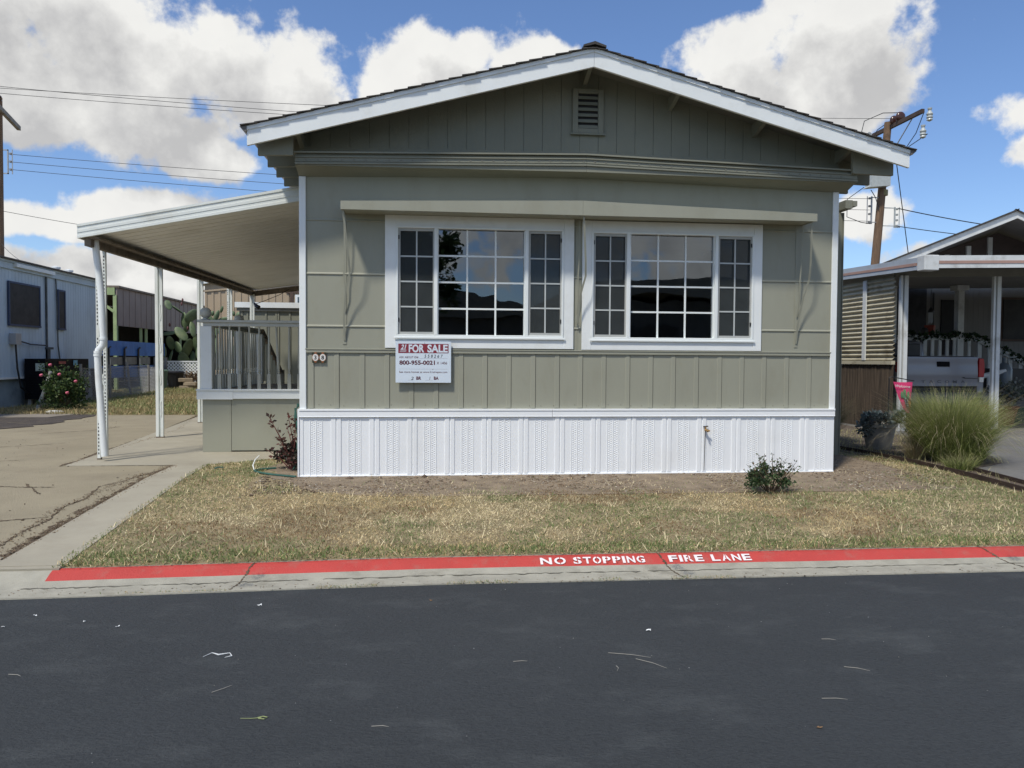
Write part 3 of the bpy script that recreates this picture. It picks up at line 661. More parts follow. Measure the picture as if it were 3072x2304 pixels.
# windows
def window(wd):
    ox0, ox1, oz0, oz1 = wd['o']; ix0, ix1, iz0, iz1 = wd['i']; a, b, c, d = wd['d']
    cs = MB(); cs.box(ox0, ix0, -.024, -.0006, oz0, oz1); cs.box(ix1, ox1, -.024, -.0006, oz0, oz1)
    cs.box(ix0, ix1, -.022, -.0006, oz0, iz0); cs.box(ix0, ix1, -.022, -.0006, iz1, oz1)
    wo = cs.build('window', white, H, bevel=.003)
    fr = MB(); t = .022; y0, y1 = -.034, .05
    fr.box(ix0, ix1, y0, y1, iz0, iz0+t+.012); fr.box(ix0, ix1, y0, y1, iz1-t, iz1); fr.box(ix0, ix0+t, y0, y1, iz0+t+.012, iz1-t); fr.box(ix1-t, ix1, y0, y1, iz0+t+.012, iz1-t)
    fr.box(a, b, y0, y1, iz0+t+.012, iz1-t); fr.box(c, d, y0, y1, iz0+t+.012, iz1-t)
    fr.box(b, b+.010, -.01, y1, iz0+t+.012, iz1-t); fr.box(c-.010, c, -.01, y1, iz0+t+.012, iz1-t)
    fr.box(ix0-.02, ix1+.02, -.044, -.0345, iz0-.012, iz0+.010)
    fr.build('window_frame', frame_w, wo, bevel=.003)
    z0, z1 = iz0+t+.012, iz1-t
    for (x0, x1, nc, side) in ((ix0+t, a, 2, 1), (b+.010, c-.010, 3, 0), (d, ix1-t, 2, 1)):
        if side:
            sf = MB(); q = .030; sf.box(x0, x1, -.012, .014, z0, z0+q); sf.box(x0, x1, -.012, .014, z1-q, z1); sf.box(x0, x0+q*.8, -.012, .014, z0+q, z1-q); sf.box(x1-q*.5, x1, -.012, .014, z0+q, z1-q)
            sf.build('screen_frame', screenf, wo)
            gx0, gx1, gz0_, gz1_ = x0+q*.8, x1-q*.5, z0+q, z1-q
            MB().add([(gx0,.0,gz0_),(gx1,.0,gz0_),(gx1,.0,gz1_),(gx0,.0,gz1_)], [(0,1,2,3)]).build('insect_screen', screen_m, wo)
            xx = x0 if x0 < (ix0+ix1)/2 else x1-.014
            for zc in (z0+.16, z1-.10): B(xx, xx+.014, -.02, -.0125, zc-.022, zc+.022).build('latch', black, wo)
        else: gx0, gx1, gz0_, gz1_ = x0, x1, z0, z1
        MB().add([(gx0,.030,gz0_),(gx1,.030,gz0_),(gx1,.030,gz1_),(gx0,.030,gz1_)], [(0,1,2,3)]).build('glass_pane', glass if not side else glass2, wo)
        mu = MB(); yy = (.020, .029) if not side else (-.006, -.002); hw = .0095 if not side else .008
        for i in range(1, nc): xx = gx0+(gx1-gx0)*i/nc; mu.box(xx-hw, xx+hw, yy[0], yy[1], gz0_, gz1_)
        for j in range(1, 4): zz = gz0_+(gz1_-gz0_)*j/4; mu.box(gx0, gx1, yy[0]+.001, yy[1]+.0006, zz-hw, zz+hw)
        mu.build('grille_bars', mat('grille_bar%d' % side, (.80,.84,.82) if not side else (.50,.53,.52), .5, .04), wo)
    return wo
for wd in wins: window(wd)
# skirting with embossed panels
sk = MB(); y = -.030
sk.box(.008, 6.066, y, -.0008, .02, .655)
x = .02; i = 0
per = .4085
def zig(x0, x1):
    z = .045; q = (x1-x0)/4
    while z < .635:
        for cx, dz in ((x0+q, 0), (x0+3*q, .0125)):
            zz = z+dz; sk.add([(cx-.009,y-.0005,zz),(cx,y-.0005,zz-.011),(cx+.009,y-.0005,zz),(cx,y-.0005,zz+.011),(cx,y-.0045,zz)], [(0,1,4),(1,2,4),(2,3,4),(3,0,4)])
        z += .025
while x < 6.06:
    for a, b, t in ((.105,.155,'z'),(.172,.222,'z'),(.095,.102,'r'),(.158,.168,'r'),(.225,.230,'r'),(.318,.372,'b'),(.382,.430,'b')):
        if x+b > 6.05 or x+a < 0: continue
        if t == 'z': zig(x+a, x+b)
        elif t == 'r': sk.box(x+a, x+b, y-.005, y-.0002, .03, .655)
        else: sk.prism([(x+a,y-.0002,.03),(x+a+.006,y-.009,.03),(x+b-.004,y-.009,.03),(x+b,y-.0002,.03)], (0,0,.625))
    x += per; i += 1
for x in (.035,): sk.box(.008, x+.01, y-.006, y-.0002, .02, .655)
sk.build('skirting', vinyl, H)
st = MB()
for a, b in ((.005, 2.76), (2.763, 6.068)):
    st.box(a, b, y-.018, -.0008, .660, .742); st.box(a, b, y-.024, y-.0182, .722, .744); st.box(a, b, y-.022, y-.0182, .656, .664)
st.build('skirting_cap', vinyl, H, bevel=.003)
sb = MB(); sb.box(.008, 6.066, y-.016, -.0008, -.03, .022); sb.build('skirting_track', vinyl, H, bevel=.003)
ss = MB(); ss.box(-.012, .0045, -.045, 8, .0, .742); ss.build('skirting_return', vinyl, H)
# hose bib
hb = MB(); hb.tube([(4.522,-.03,.502),(4.522,-.085,.505),(4.528,-.11,.49)], .012, 8); hb.tube([(4.522,-.05,.51),(4.522,-.05,.545)], .008, 6); hb.tube([(4.50,-.07,.505),(4.56,-.085,.495)], .010, 6)
hbo = hb.build('hose_bib', mat('brass', (.42,.26,.10), .4, .2, 20, metal=.6), H, smooth=True)
MB().tube([(4.495,-.05,.54),(4.55,-.05,.545)], .007, 6).build('tap_handle', black, hbo)
MB().tube([(4.518,-.046,.49),(4.515,-.042,.25),(4.512,-.040,.04)], .0035, 5).build('hanging_wire', wire_m, hbo)
# little things on the wall at left

# for-sale sign
S = thing('for_sale_sign', 'white and maroon FOR SALE sign below the left window', 'sign', (1.333, -.05, 1.03))
sx0, sz1 = 1.032, 1.480; K = .601/1625
def sp(px, py): return sx0+(px-340)*K, sz1-(py-205)*K*.999
B(1.032, 1.633, -.052, -.046, 1.031, 1.480).build('sign_board', signw, S, bevel=.001)
a, b = sp(418,272), sp(1888,545); B(a[0], b[0], -.0535, -.0525, b[1], a[1]).build('maroon_band', maroon, S)
t = MB()
def sgn(mb, txt, xa, xb_, zt, zb, bold=0, d=.054, shear=0):
    p = sp(xa, zb); text_mb(mb, txt, (p[0], -d, p[1]), (1,0,0), (0,0,1), (zb-zt)*K, bold=bold, width=(xb_-xa)*K, depth=0, shear=shear)
sgn(t, 'FOR', 722, 1175, 300, 515, .035); sgn(t, 'SALE', 1268, 1865, 300, 515, .035); sgn(t, '21', 490, 655, 300, 435, .03, shear=.3)
p = sp(480, 458); t.box(p[0], p[0]+.063, -.0542, -.0536, p[1]-.004, p[1]+.002); p = sp(460, 505); t.box(p[0], p[0]+.070, -.0542, -.0536, p[1], p[1]+.004)
t.build('headline', signw, S)
t = MB(); sgn(t, 'ASK ABOUT ID#', 445, 1005, 640, 698, .006, .0528); sgn(t, '800-955-0021', 450, 1490, 768, 885, .035, .0528); sgn(t, 'X 1406', 1540, 1850, 800, 875, .006, .0528)
sgn(t, 'See more homes at www.21strepos.com', 445, 1855, 1075, 1130, .008, .0528); sgn(t, 'BR', 945, 1090, 1240, 1330, .04, .0528); sgn(t, 'BA', 1460, 1600, 1240, 1330, .04, .0528)
for xa, xb_, yy in ((1030,1860,702),(440,1860,1018),(700,860,1345),(1200,1420,1345)): p = sp(xa, yy); t.box(p[0], p[0]+(xb_-xa)*K, -.0527, -.0524, p[1], p[1]+.0008)
t.build('printed_text', ink, S)
t = MB(); sgn(t, '5 5 8 2 6 7', 1180, 1720, 590, 680, .004, .0529, .15); sgn(t, '2', 790, 865, 1245, 1335, .004, .0529, .2); sgn(t, '1', 1330, 1355, 1240, 1330, .0, .0529, .2)
for xx, yy in ((1188,248),(1428,1028)): p = sp(xx, yy); t.box(p[0]-.003, p[0]+.003, -.0535, -.0524, p[1]-.003, p[1]+.003)
t.build('handwritten_numbers', inkb, S)
# house number tiles
tw = mat('tile_white', (.72,.70,.66), .3, .05); to_ = mat('tile_orange', (.30,.11,.04), .3, .2, 60); tg = mat('tile_dark', (.03,.05,.035), .3, .1)
for k, ch in enumerate('38'):
    x0 = .140+k*.0765; T = thing('house_number_tile', 'glazed tile with the number %s, %s of the pair' % (ch, 'left' if k == 0 else 'right'), 'number tile', (x0+.035, -.012, 1.24), 'house number tiles')
    B(x0, x0+.070, -.020, -.0125, 1.242, 1.357).build('tile_body', to_, T, bevel=.002)
    z0 = 1.2995; cx = x0+.035
    c = MB()
    for q in range(4):
        sxx = (-1, 1, 1, -1)[q]; szz = (-1, -1, 1, 1)[q]; c.prism([(cx+sxx*.034,-.0212,z0+szz*.056),(cx+sxx*.034,-.0212,z0+szz*.026),(cx+sxx*.026,-.0212,z0+szz*.030),(cx+sxx*.012,-.0212,z0+szz*.046),(cx+sxx*.010,-.0212,z0+szz*.056)], (0,.0009,0))
    c.build('corner_motif', tg, T)
    c = MB(); c.prism([(cx+.032*math.cos(a_), -.0214, z0+.038*math.sin(a_)) for a_ in [i*math.pi/8 for i in range(16)]], (0,.0005,0)); c.build('number_ground', tw, T)
    c = MB(); text_mb(c, ch, (cx, -.0222, z0-.020), (1,0,0), (0,0,1), .040, bold=.03, depth=0, align='C'); c.build('number', inkb, T)

# ================================================================== porch
railp = mat('porch_rail_paint', (.50,.51,.475), .55, .05, 3, dirt=(.3,.29,.24), dirt_amt=.3, dirt_s=4); balp = mat('baluster_paint', (.42,.42,.36), .55, .05, 3)
P = thing('porch', 'raised greige porch with turned balusters beside the home, under the carport', 'porch', (-.85, 3.5, 0))
FY = 2.27
MB().box(-1.66, -1.285, FY, FY+.02, .014, .74).box(-1.28, -.02, FY+.004, FY+.024, .03, .74).box(-1.66, -1.64, FY+.02, 5.3, .014, .74).box(-1.66,-.02,5.28,5.30,.014,.74).build('porch_skirt', greige, P)
pt = MB(); pt.box(-1.72, -.015, FY-.035, FY-.001, .735, .845).box(-1.73, -.015, FY-.055, FY+.03, .8455, .868).box(-1.725, -1.25, FY-.041, FY-.0355, .727, .84); pt.box(-1.72, -1.6605, FY, 5.3, .735, .845)
pt.build('porch_trim', white, P, bevel=.003)
fl = MB(); yy = FY+.032
while yy < 5.3: fl.box(-1.65, -.02, yy, yy+.132, .80, .842); yy += .14
fl.build('deck_floor', mat('worn_deck', (.20,.19,.165), .8, .2, 3, .3, 60, dirt=(.32,.29,.24), dirt_amt=.6, dirt_s=3), P)
MB().box(-1.71, -.02, FY-.06, FY+.05, 1.765, 1.80).box(-1.64, -.02, FY-.03, FY+.015, 1.715, 1.7645).build('handrail', railp, P, bevel=.004)
MB().box(-1.70, -1.56, FY+.051, 5.52, 1.765, 1.80).box(-1.655, -1.61, FY+.06, 5.45, 1.715, 1.7645).build('handrail', railp, P, bevel=.004)
for (x, y, s) in ((-1.60, FY-.02, .075), (-1.60, 4.0, .055), (-1.60, 5.46, .055)):
    o = B(x-s, x+s, y-.02, y+2*s-.02, .8685 if y < 3 else .842, 1.7145).build('newel_post', white, P, bevel=.004)
    if y < 5: MB().lathe((x-(.02 if y < 3 else 0), y+s-.02, 1.80), [(.055,0),(.062,.012),(.03,.022),(.03,.028),(.055,.045),(.071,.075),(.074,.10),(.066,.135),(.045,.158),(.012,.168)], 18).build('ball_cap', railp, o, smooth=True)
def baluster(x, y, z0, z1):
    mb = MB(); h = z1-z0; mb.prism([(x-.022,y-.022,z0),(x+.022,y-.022,z0),(x+.022,y+.022,z0),(x-.022,y+.022,z0)], (0,0,.20))
    mb.lathe((x, y, z0+.20), [(.021,0),(.012,.018),(.019,.03),(.012,.042),(.017,.055),(.012,.066),(.019,.08),(.020,.13),(.012,h-.26),(.014,h-.20)], 8); return mb
for x in (-1.43,-1.30,-1.17,-1.04,-.91,-.78,-.51,-.38,-.25,-.12): baluster(x, FY, .869, 1.7145).build('baluster', balp, P, smooth=True)
mbx = MB(); b0 = baluster(0, 0, 0, .846); mbx.add([(-.65+v[0]-.045*(1-v[2]/.846)*-1-.035, FY+v[1], .869+v[2]) for v in b0.v], b0.f); lb = mbx.build('baluster', balp, P, smooth=True); lb['label'] = 'loose baluster leaning to the left at its top'
for i in range(21):
    y = 2.46+i*.142
    if abs(y-4.03) > .09: baluster(-1.63, y, .843, 1.7145).build('baluster', balp, P, smooth=True)
stp = MB()
for i in range(4): stp.box(-1.60, -.55, 5.32+i*.30, 5.64+i*.30, .64-i*.17, .68-i*.17); stp.box(-1.58, -.57, 5.33+i*.30, 5.35+i*.30, max(.0, .50-i*.17), .639-i*.17)
stp.build('stairs', darkeave, P)
sr = MB(); sr.bar((-1.56,5.5,1.76), (-1.56,7.15,1.03), .06, .09); sr.build('stair_rail', rust, P)
for i in range(7):
    t = (i+.6)/7.3; sr = MB(); yb = 5.5+1.65*t; zt = 1.72-.73*t; sr.box(-1.578, -1.542, yb, yb+.036, zt-.78, zt); sr.build('stair_baluster', greige, P)
B(-1.60, -1.50, 7.15, 7.25, .012, 1.06).build('newel_post', darkeave, P)

# ================================================================== carport
Cp = thing('carport', 'white aluminium carport roof on slim posts left of the greige home', 'carport', (-1.5, 1.3, 0))
FL, FR = Vector((-2.76, 1.18, 2.70)), Vector((-.005, 1.18, 3.245))     # front edge, underside
BLc, BRc = Vector((-3.40, 12.7, 3.03)), Vector((-.005, 12.7, 3.50))
rp = MB(); nrib = 46
for i in range(nrib):
    t0, t1 = i/nrib, (i+1)/nrib; a, b = FL.lerp(BLc, t0), FL.lerp(BLc, t1); c, d = FR.lerp(BRc, t0), FR.lerp(BRc, t1)
    u = Vector((0,0,.008)); w_ = .86; b2, d2 = a.lerp(b, w_), c.lerp(d, w_)
    q = Vector((0,0,.05))
    rp.add([a+q, c+q, d2+q, b2+q, b+q+u*1.4, d+q+u*1.4, b2+q+u*1.4, d2+q+u*1.4, a+q*1.6, c+q*1.6, d+q*1.6, b+q*1.6],
           [(0,1,2,3),(3,2,7,6),(6,7,5,4),(8,11,10,9),(4,5,10,11),(0,8,9,1)])
rp.build('roof_panel', alum_under, Cp)
ff = MB(); z0s = [(-.006,0),(-.006,.034),(-.001,.037),(-.001,.071),(-.006,.074),(-.006,.110),(-.001,.113),(-.001,.150),(-.010,.155),(-.010,.185),(.03,.186),(.03,.0)]
vs = [(FL.x-.01, FL.y+dy, FL.z+dz*.88) for dy, dz in z0s]+[(FR.x, FR.y+dy, FR.z+dz) for dy, dz in z0s]; n_ = len(z0s)
ff.add(vs, [tuple(range(n_))[::-1], tuple(range(n_, 2*n_))]+[(i, (i+1) % n_, n_+(i+1) % n_, n_+i) for i in range(n_)])
ff.build('front_fascia', alum, Cp)
ff = MB(); ff.prism([FL+Vector((-.012,.032,0)), FL+Vector((-.012,.032,.14)), BLc+Vector((-.012,0,.14)), BLc+Vector((-.012,0,0))], (.02,0,0)); ff.build('side_fascia', alum, Cp)
sbm = MB(); sbm.bar((-2.68,1.24,2.67), (-3.33,12.6,3.0), .07, .10); sbm.bar((-2.63,1.24,2.715), (-3.28,12.6,3.045), .16, .02); sbm.build('side_beam', rust, Cp)
rb = MB(); rb.bar((-3.36,12.62,2.99), (-.03,12.62,3.45), .08, .13); rb.build('rear_beam', rust, Cp)
def post(x, y, zt, kind):
    mb = MB(); mb.cm = 0
    w = .044 if kind != 1 else .036
    if kind == 1: mb.box(x-.112, x-.076, y+.32, y+.36, .012, zt)
    mb.box(x-.058, x-.058+w, y-.02, y+.02, .012, zt)
    if kind != 1: mb.box(x+.012, x+.012+w, y-.02, y+.02, .012, zt)
    mb.box(x-.016, x+.014, y+.008, y+.018, .012, zt) if kind != 1 else None
    mb.cm = 1
    if kind in (1, 4):
        z = .08; i = 0
        while z < zt-.08:
            if (i % 23) not in (9, 10, 11): mb.box(x-.047, x-.034, y-.0215, y-.0201, z, z+.022)
            if kind == 1: mb.box(x-.102, x-.088, y+.3185, y+.3199, z, z+.022)
            z += .046; i += 1
    mb.cm = 0
    o = mb.build('post', [alum, dark], Cp)
    if kind in (1, 2):
        s = MB(); n = 4; yo = .15 if kind == 1 else .0; xo = -.045 if kind == 1 else .020; s.box(x+xo, x+xo+.004, y+yo-.002, y+yo+.002, .3, zt-.3)
        for i in range(n):
            z = .35+(zt-.7)*i/n; h = (zt-.7)/n*.8; pts = [(x+xo+(.016 if kind == 1 else .006)*math.sin(t*2*math.pi), y+(.15 if kind == 1 else -.024), z+h*t*.6) for t in [k/8 for k in range(9)]]
            for a, b in zip(pts, pts[1:]): s.bar(a, b, .007, .016, up=(1,0,0))
        s.build('post_scroll', alum, o)
    MB().box(x-.062, x+(.062 if kind != 1 else -.018), y-.024, y+.024, .012, .03).build('post_foot', rust, o)
for i, (x, y, zt, kd) in enumerate(((-2.66,1.56,2.66,1),(-2.88,4.25,2.74,2),(-3.07,7.1,2.83,3),(-3.22,9.9,2.92,4),(-3.30,12.5,2.98,0))): post(x, y, zt, kd)
dp = MB(); dp.tube([(-2.66,1.40,2.72),(-2.645,1.40,2.55),(-2.60,1.40,2.1),(-2.575,1.40,1.50),(-2.585,1.40,1.43),(-2.635,1.40,1.375),(-2.645,1.40,1.30),(-2.635,1.40,1.0),(-2.60,1.40,.5),(-2.575,1.40,.07)], .040, 14)
for z, x in ((1.50,-2.575),(1.335,-2.642),(1.30,-2.645)): dp.lathe((x,1.40,z), [(.046,0),(.046,.03)], 14)
dp.build('downpipe', white, Cp, smooth=True)
t = thing('spotlight', 'small dark spotlight with cable hanging from the rear carport beam', 'lamp', (-3.2, 12.4, 2.6))
MB().tube([(-3.24,12.45,2.74),(-3.17,12.40,2.66),(-3.10,12.36,2.62)], [.02,.05,.055], 10).build('lamp_head', black, t)
MB().tube([(-3.2,12.45,2.72),(-3.0,12.5,2.80),(-2.6,12.55,2.98),(-2.25,12.6,3.20)], .008, 5).build('cable', wire_m, t)

# ================================================================== plants near the home
def leaves(n, cen, rx, ry, rz, size, cols, up_bias=.4, shell=.55, seed=0, clump=0):
    rs = np.random.RandomState(seed); u = rs.normal(size=(n, 3)); u /= np.linalg.norm(u, axis=1)[:, None]
    r = (shell+(1-shell)*rs.rand(n))**.8
    if clump:
        cc = rs.normal(size=(clump, 3)); cc /= np.linalg.norm(cc, axis=1)[:, None]; cc *= (.55+.5*rs.rand(clump))[:, None]; cc[:, 2] = np.abs(cc[:, 2])*1.2-.3
        k = rs.randint(0, clump, n); P_ = cc[k]+u*.30*rs.rand(n)[:, None]
    else: P_ = u*r[:, None]
    P_ = P_*np.array([rx, ry, rz])+np.array(cen); P_[:, 2] = np.maximum(P_[:, 2], cen[2]-rz*.98)
    d = u+np.array([0, 0, up_bias])+.6*rs.normal(size=(n, 3)); d /= np.linalg.norm(d, axis=1)[:, None]
    s = np.cross(d, rs.normal(size=(n, 3))); s /= np.linalg.norm(s, axis=1)[:, None]; nn = np.cross(d, s)
    L = size*(.6+.8*rs.rand(n))[:, None]
    V = np.stack([P_, P_+d*L*.5+s*L*.32+nn*L*.08, P_+d*L, P_+d*L*.5-s*L*.32+nn*L*.08], 1).reshape(-1, 3)
    i = np.arange(n)[:, None]*4; Fq = np.concatenate([i+np.array([[0,1,2]]), i+np.array([[0,2,3]])], 0)
    c = np.array(cols)[rs.randint(0, len(cols), n)]*(.6+.8*rs.rand(n))[:, None]
    return V, Fq, np.repeat(c, 4, 0)
def cat_np(parts):
    V, F, C, b = [], [], [], 0
    for v, f, c in parts: V.append(v); F.append(f+b); C.append(c); b += len(v)
    return np.concatenate(V), np.concatenate(F), np.concatenate(C)
stem_m = mat('plant_stem', (.11,.075,.045), .8, .2, 20); stem_r = mat('red_stem', (.15,.045,.035), .7, .2, 20)
def sprig(base, tip, size, cols, seed, n=16):
    rs = np.random.RandomState(seed); t = rs.rand(n)**.7; base, tip = np.array(base), np.array(tip)
    P_ = base+(tip-base)*t[:, None]; d = rs.normal(size=(n, 3))*np.array([1,1,.5])+np.array([0,0,.35]); d /= np.linalg.norm(d, axis=1)[:, None]
    s = np.cross(d, rs.normal(size=(n, 3))); s /= np.linalg.norm(s, axis=1)[:, None]; L = size*(.6+.7*rs.rand(n))[:, None]
    P_ = P_+d*L*.3
    V = np.stack([P_, P_+d*L*.5+s*L*.3, P_+d*L, P_+d*L*.5-s*L*.3], 1).reshape(-1, 3); i = np.arange(n)[:, None]*4
    Fq = np.concatenate([i+np.array([[0,1,2]]), i+np.array([[0,2,3]])], 0); c = np.array(cols)[rs.randint(0, len(cols), n)]*(.6+.8*rs.rand(n))[:, None]
    return V, Fq, np.repeat(c, 4, 0)
# dark red-leaved rose at the left corner
purp = [(.075,.035,.033),(.055,.045,.035),(.10,.04,.035),(.04,.05,.032),(.085,.06,.045)]
rb = thing('rose_bush', 'dark purplish rose bush at the left corner of the white skirting', 'bush', (-.20, .55, 0))
parts = [leaves(1100, (-.17,.55,.16), .21, .22, .18, .046, purp, shell=.2, seed=1, clump=20)]; sm_ = MB()
for i, (tx, ty, tz) in enumerate([(-.42,.50,.62),(-.38,.6,.5),(-.22,.55,.64),(-.12,.45,.60),(-.10,.6,.62),(-.33,.45,.40),(-.48,.6,.24),(-.05,.4,.5),(-.26,.7,.5)]):
    b_ = (-.19+.02*(i % 3), .55, 0.0); mid = ((b_[0]+tx)/2+.02, (b_[1]+ty)/2, tz*.55); sm_.tube([b_, mid, (tx,ty,tz)], [.008,.006,.003], 5)
    parts.append(sprig(mid, (tx,ty,tz), .052, [(.12,.04,.035),(.08,.045,.035),(.10,.055,.04)] if i != 6 else purp, 20+i, 15))
np_mesh('foliage', *cat_np(parts), leafm, rb); sm_.build('stems', stem_r, rb)
# green rose bush in front of the skirting
gr_ = [(.045,.085,.03),(.03,.06,.028),(.07,.12,.045),(.055,.09,.05),(.10,.13,.06)]
rb = thing('rose_bush', 'low green rose bush in the bed before the white skirting', 'bush', (4.84, -1.05, -.045))
parts = [leaves(1500, (4.84,-1.02,.085), .235, .20, .15, .030, gr_, shell=.2, seed=2, clump=26)]; sm_ = MB()
for i in range(15):
    a = -1.2+2.4*i/14; tx = 4.84+math.sin(a)*.30+.03*rnd.random(); tz = .12+.20*math.cos(a)+.07*rnd.random()-.02; ty = -1.05+.18*(rnd.random()-.5)
    sm_.tube([(4.84+.03*math.sin(a),-1.04,-.05), ((4.84+tx)/2, ty, tz*.4), (tx,ty,tz)], [.006,.004,.002], 5)
    parts.append(sprig(((4.84+tx)/2, ty, tz*.5), (tx,ty,tz), .026, gr_+[(.16,.09,.05)], 50+i, 20))
np_mesh('foliage', *cat_np(parts), leafm, rb); sm_.build('stems', stem_m, rb)
# hose
hose_m = mat('green_hose', (.045,.13,.10), .4, .25, 12)
h = MB(); h.tube([(-.035,.62,.30),(-.10,.52,.40),(-.135,.5,.58),(-.125,.5,.70),(-.09,.5,.75),(-.06,.5,.70),(-.055,.5,.55),(-.075,.5,.35),(-.09,.5,.12),(-.14,.42,.03)], .011, 8)
h.tube([(-.13,.5,.72),(-.115,.5,.60),(-.095,.48,.40),(-.10,.46,.25)], .011, 8)
h.tube([(-.02,-.10,.022),(-.14,-.03,.022),(-.28,.06,.022),(-.42,.18,.022),(-.53,.30,.024),(-.56,.40,.022),(-.50,.52,.022),(-.36,.58,.022)], .012, 8)
h.lathe((-.09,.5,.735), [(.022,0),(.022,.035)], 10)
tag(h.build('garden_hose', hose_m, loc=(-.3,.1,0), smooth=True), 'green garden hose lying by the left corner of the home', 'hose')
tag(MB().tube([(-.63,.95,.12),(-.645,.80,.09),(-.63,.62,.05),(-.57,.42,.025)], .007, 7).build('bent_tube', white, loc=(-.6,.6,0), smooth=True), 'thin bent white tube standing in the grass by the hose', 'tube')
tag(MB().tube([(-.96,.62,.03),(-1.02,.60,.035),(-1.05,.58,.02)], .008, 6).build('hose_end', hose_m, loc=(-1,.6,0)), 'short piece of green hose at the edge of the walk', 'hose')

# ================================================================== left neighbour
blue = mat('blue_wall', (.50,.60,.67), .6, .06, 1.2, .1, 30, dirt=(.22,.25,.26), dirt_amt=.45, dirt_s=.9, stretch=(1,1,.35))
bluet = mat('dark_blue_trim', (.035,.055,.11), .6, .1, 4)
scr = mat('window_screen', (.030,.028,.026), .7, .3, 3)
NB = thing('blue_mobile_home', 'pale blue mobile home with dark screened windows at the left edge', 'mobile home', (-11.5, 10, 0))
w1 = MB(); w1.box(-14.2, -9.2, 2, 17.4, .74, 3.72)
yy = 2.1
while yy < 17.4: w1.box(-9.2, -9.196, yy, yy+.06, .74, 3.5); yy += .16
w1.build('wall', blue, NB)
MB().box(-14.1, -9.26, 2.1, 17.3, 0, .739).build('skirting', mat('stained_skirt', (.26,.32,.35), .7, .15, 2, dirt=(.05,.05,.05), dirt_amt=.8, dirt_s=1.3), NB)
MB().box(-9.187, -9.14, 2, 17.4, 3.50, 3.66).box(-9.187, -9.10, 2, 17.45, 3.661, 3.72).build('eave_trim', blue, NB)
MB().prism([(-14.3,1.9,3.721),(-9.0,1.9,3.721),(-9.0,1.9,3.75),(-11.7,1.9,3.98),(-14.3,1.9,3.75)], (0,15.6,0)).build('roof', mat('old_roof', (.16,.14,.13), .9, .3, 4), NB)
MB().box(-9.139, -9.05, 12.3, 14.3, 3.57, 3.66).build('gutter', white, NB)
MB().box(-9.187, -9.15, 2, 17.4, .72, .77).build('base_rail', white, NB)
for y0, y1, z0, z1 in ((12.09,13.66,2.07,3.20),(14.66,15.10,2.06,3.21)):
    f = MB(); q = .05; f.box(-9.187,-9.13,y0,y1,z0,z0+q).box(-9.187,-9.14,y0,y1,z1-q,z1).box(-9.187,-9.14,y0,y0+q,z0+q,z1-q).box(-9.187,-9.14,y1-q,y1,z0+q,z1-q)
    fo = f.build('window', bluet, NB); B(-9.187,-9.155,y0+q,y1-q,z0+q,z1-q).build('screen', scr, fo)
MB().box(-9.187,-9.15,14.0,14.05,.95,3.5).box(-9.187,-9.12,13.96,14.3,1.5,1.56).box(-9.187,-9.14,14.0,14.16,.95,1.5).tube([(-9.16,14.55,3.55),(-9.15,14.6,2.6),(-9.15,14.62,1.6),(-9.15,14.75,1.1)], .018, 6).build('wall_conduit', mat('grimy_conduit', (.10,.11,.11), .8, .4, 4), NB)
mbx_ = B(-9.187,-9.03,12.15,12.42,1.60,1.88).build('meter_box', steel, NB)
MB().tube([(-9.1,12.28,1.6),(-9.08,12.3,1.0),(-9.05,12.4,.5),(-9.0,12.7,.32),(-8.95,13.1,.4),(-8.9,13.3,.8)], .022, 6).build('meter_cable', black, mbx_)
MB().tube([(-9.1,12.42,1.7),(-9.1,13.0,1.62),(-9.1,13.9,1.60)], .02, 6).build('meter_cable', black, mbx_)
for x, y in ((-9.5,15.3),(-9.5,16.1)): MB().lathe((x,y,3.76), [(.05,0),(.05,.09),(.13,.10),(.13,.15),(.03,.18)], 12).build('roof_vent', white, NB)
AC = thing('cooling_unit', 'large black cooling unit standing against the pale blue home', 'air conditioner', (-8.85, 14.1, 0))
a_ = MB(); a_.box(-9.13, -8.62, 12.75, 15.3, .18, 1.24)
for i in range(14): a_.box(-8.62, -8.605, 12.8, 15.25, .25+i*.07, .285+i*.07); 
for i in range(14): a_.box(-9.1, -8.65, 12.735, 12.7495, .25+i*.07, .285+i*.07)
a_.build('cabinet', mat('cabinet_black', (.008,.009,.012), .6, .2, 3, spec=.12), AC)
for x, y in ((-9.05,12.85),(-8.7,12.85),(-9.05,15.2),(-8.7,15.2)): B(x-.04,x+.04,y-.04,y+.04,.0,.1795).build('foot', steel, AC)
B(-8.85,-8.63,12.728,12.7345,.92,1.12).build('sticker', mat('sticker_pale', (.5,.58,.5), .5, .2, 9), AC)
B(-8.604,-8.598,13.45,13.85,1.10,1.17).build('sticker', mat('sticker_red', (.35,.05,.05), .5), AC)
B(-8.604,-8.598,14.3,14.55,1.06,1.20).build('sticker', mat('sticker_cyan', (.15,.42,.55), .5, .3, 20), AC)
for i, (x, y, hgt, wdt, m_, lbl) in enumerate([(-8.75,16.4,.95,.28,black,'black bin at the far end of the pale blue home'),(-9.4,23.6,.80,.30,mat('green_plastic', (.10,.17,.13), .5, .1, 3),'green plastic bin behind the wire fence'),(-9.1,24.5,.72,.33,black,'round black tub left of the white lattice')]):
    b_ = MB().lathe((x,y,0), [(wdt*.78,0),(wdt,hgt*.9)], 4 if i < 2 else 16); r_ = thing('bin', lbl, 'bin', (x,y,0)); b_.build('bin_body', m_, r_)
    MB().lathe((x,y,hgt*.9), [(wdt*1.08,0),(wdt*1.08,.05),(wdt*.9,.09)], 4 if i < 2 else 16).build('bin_rim', m_, r_)
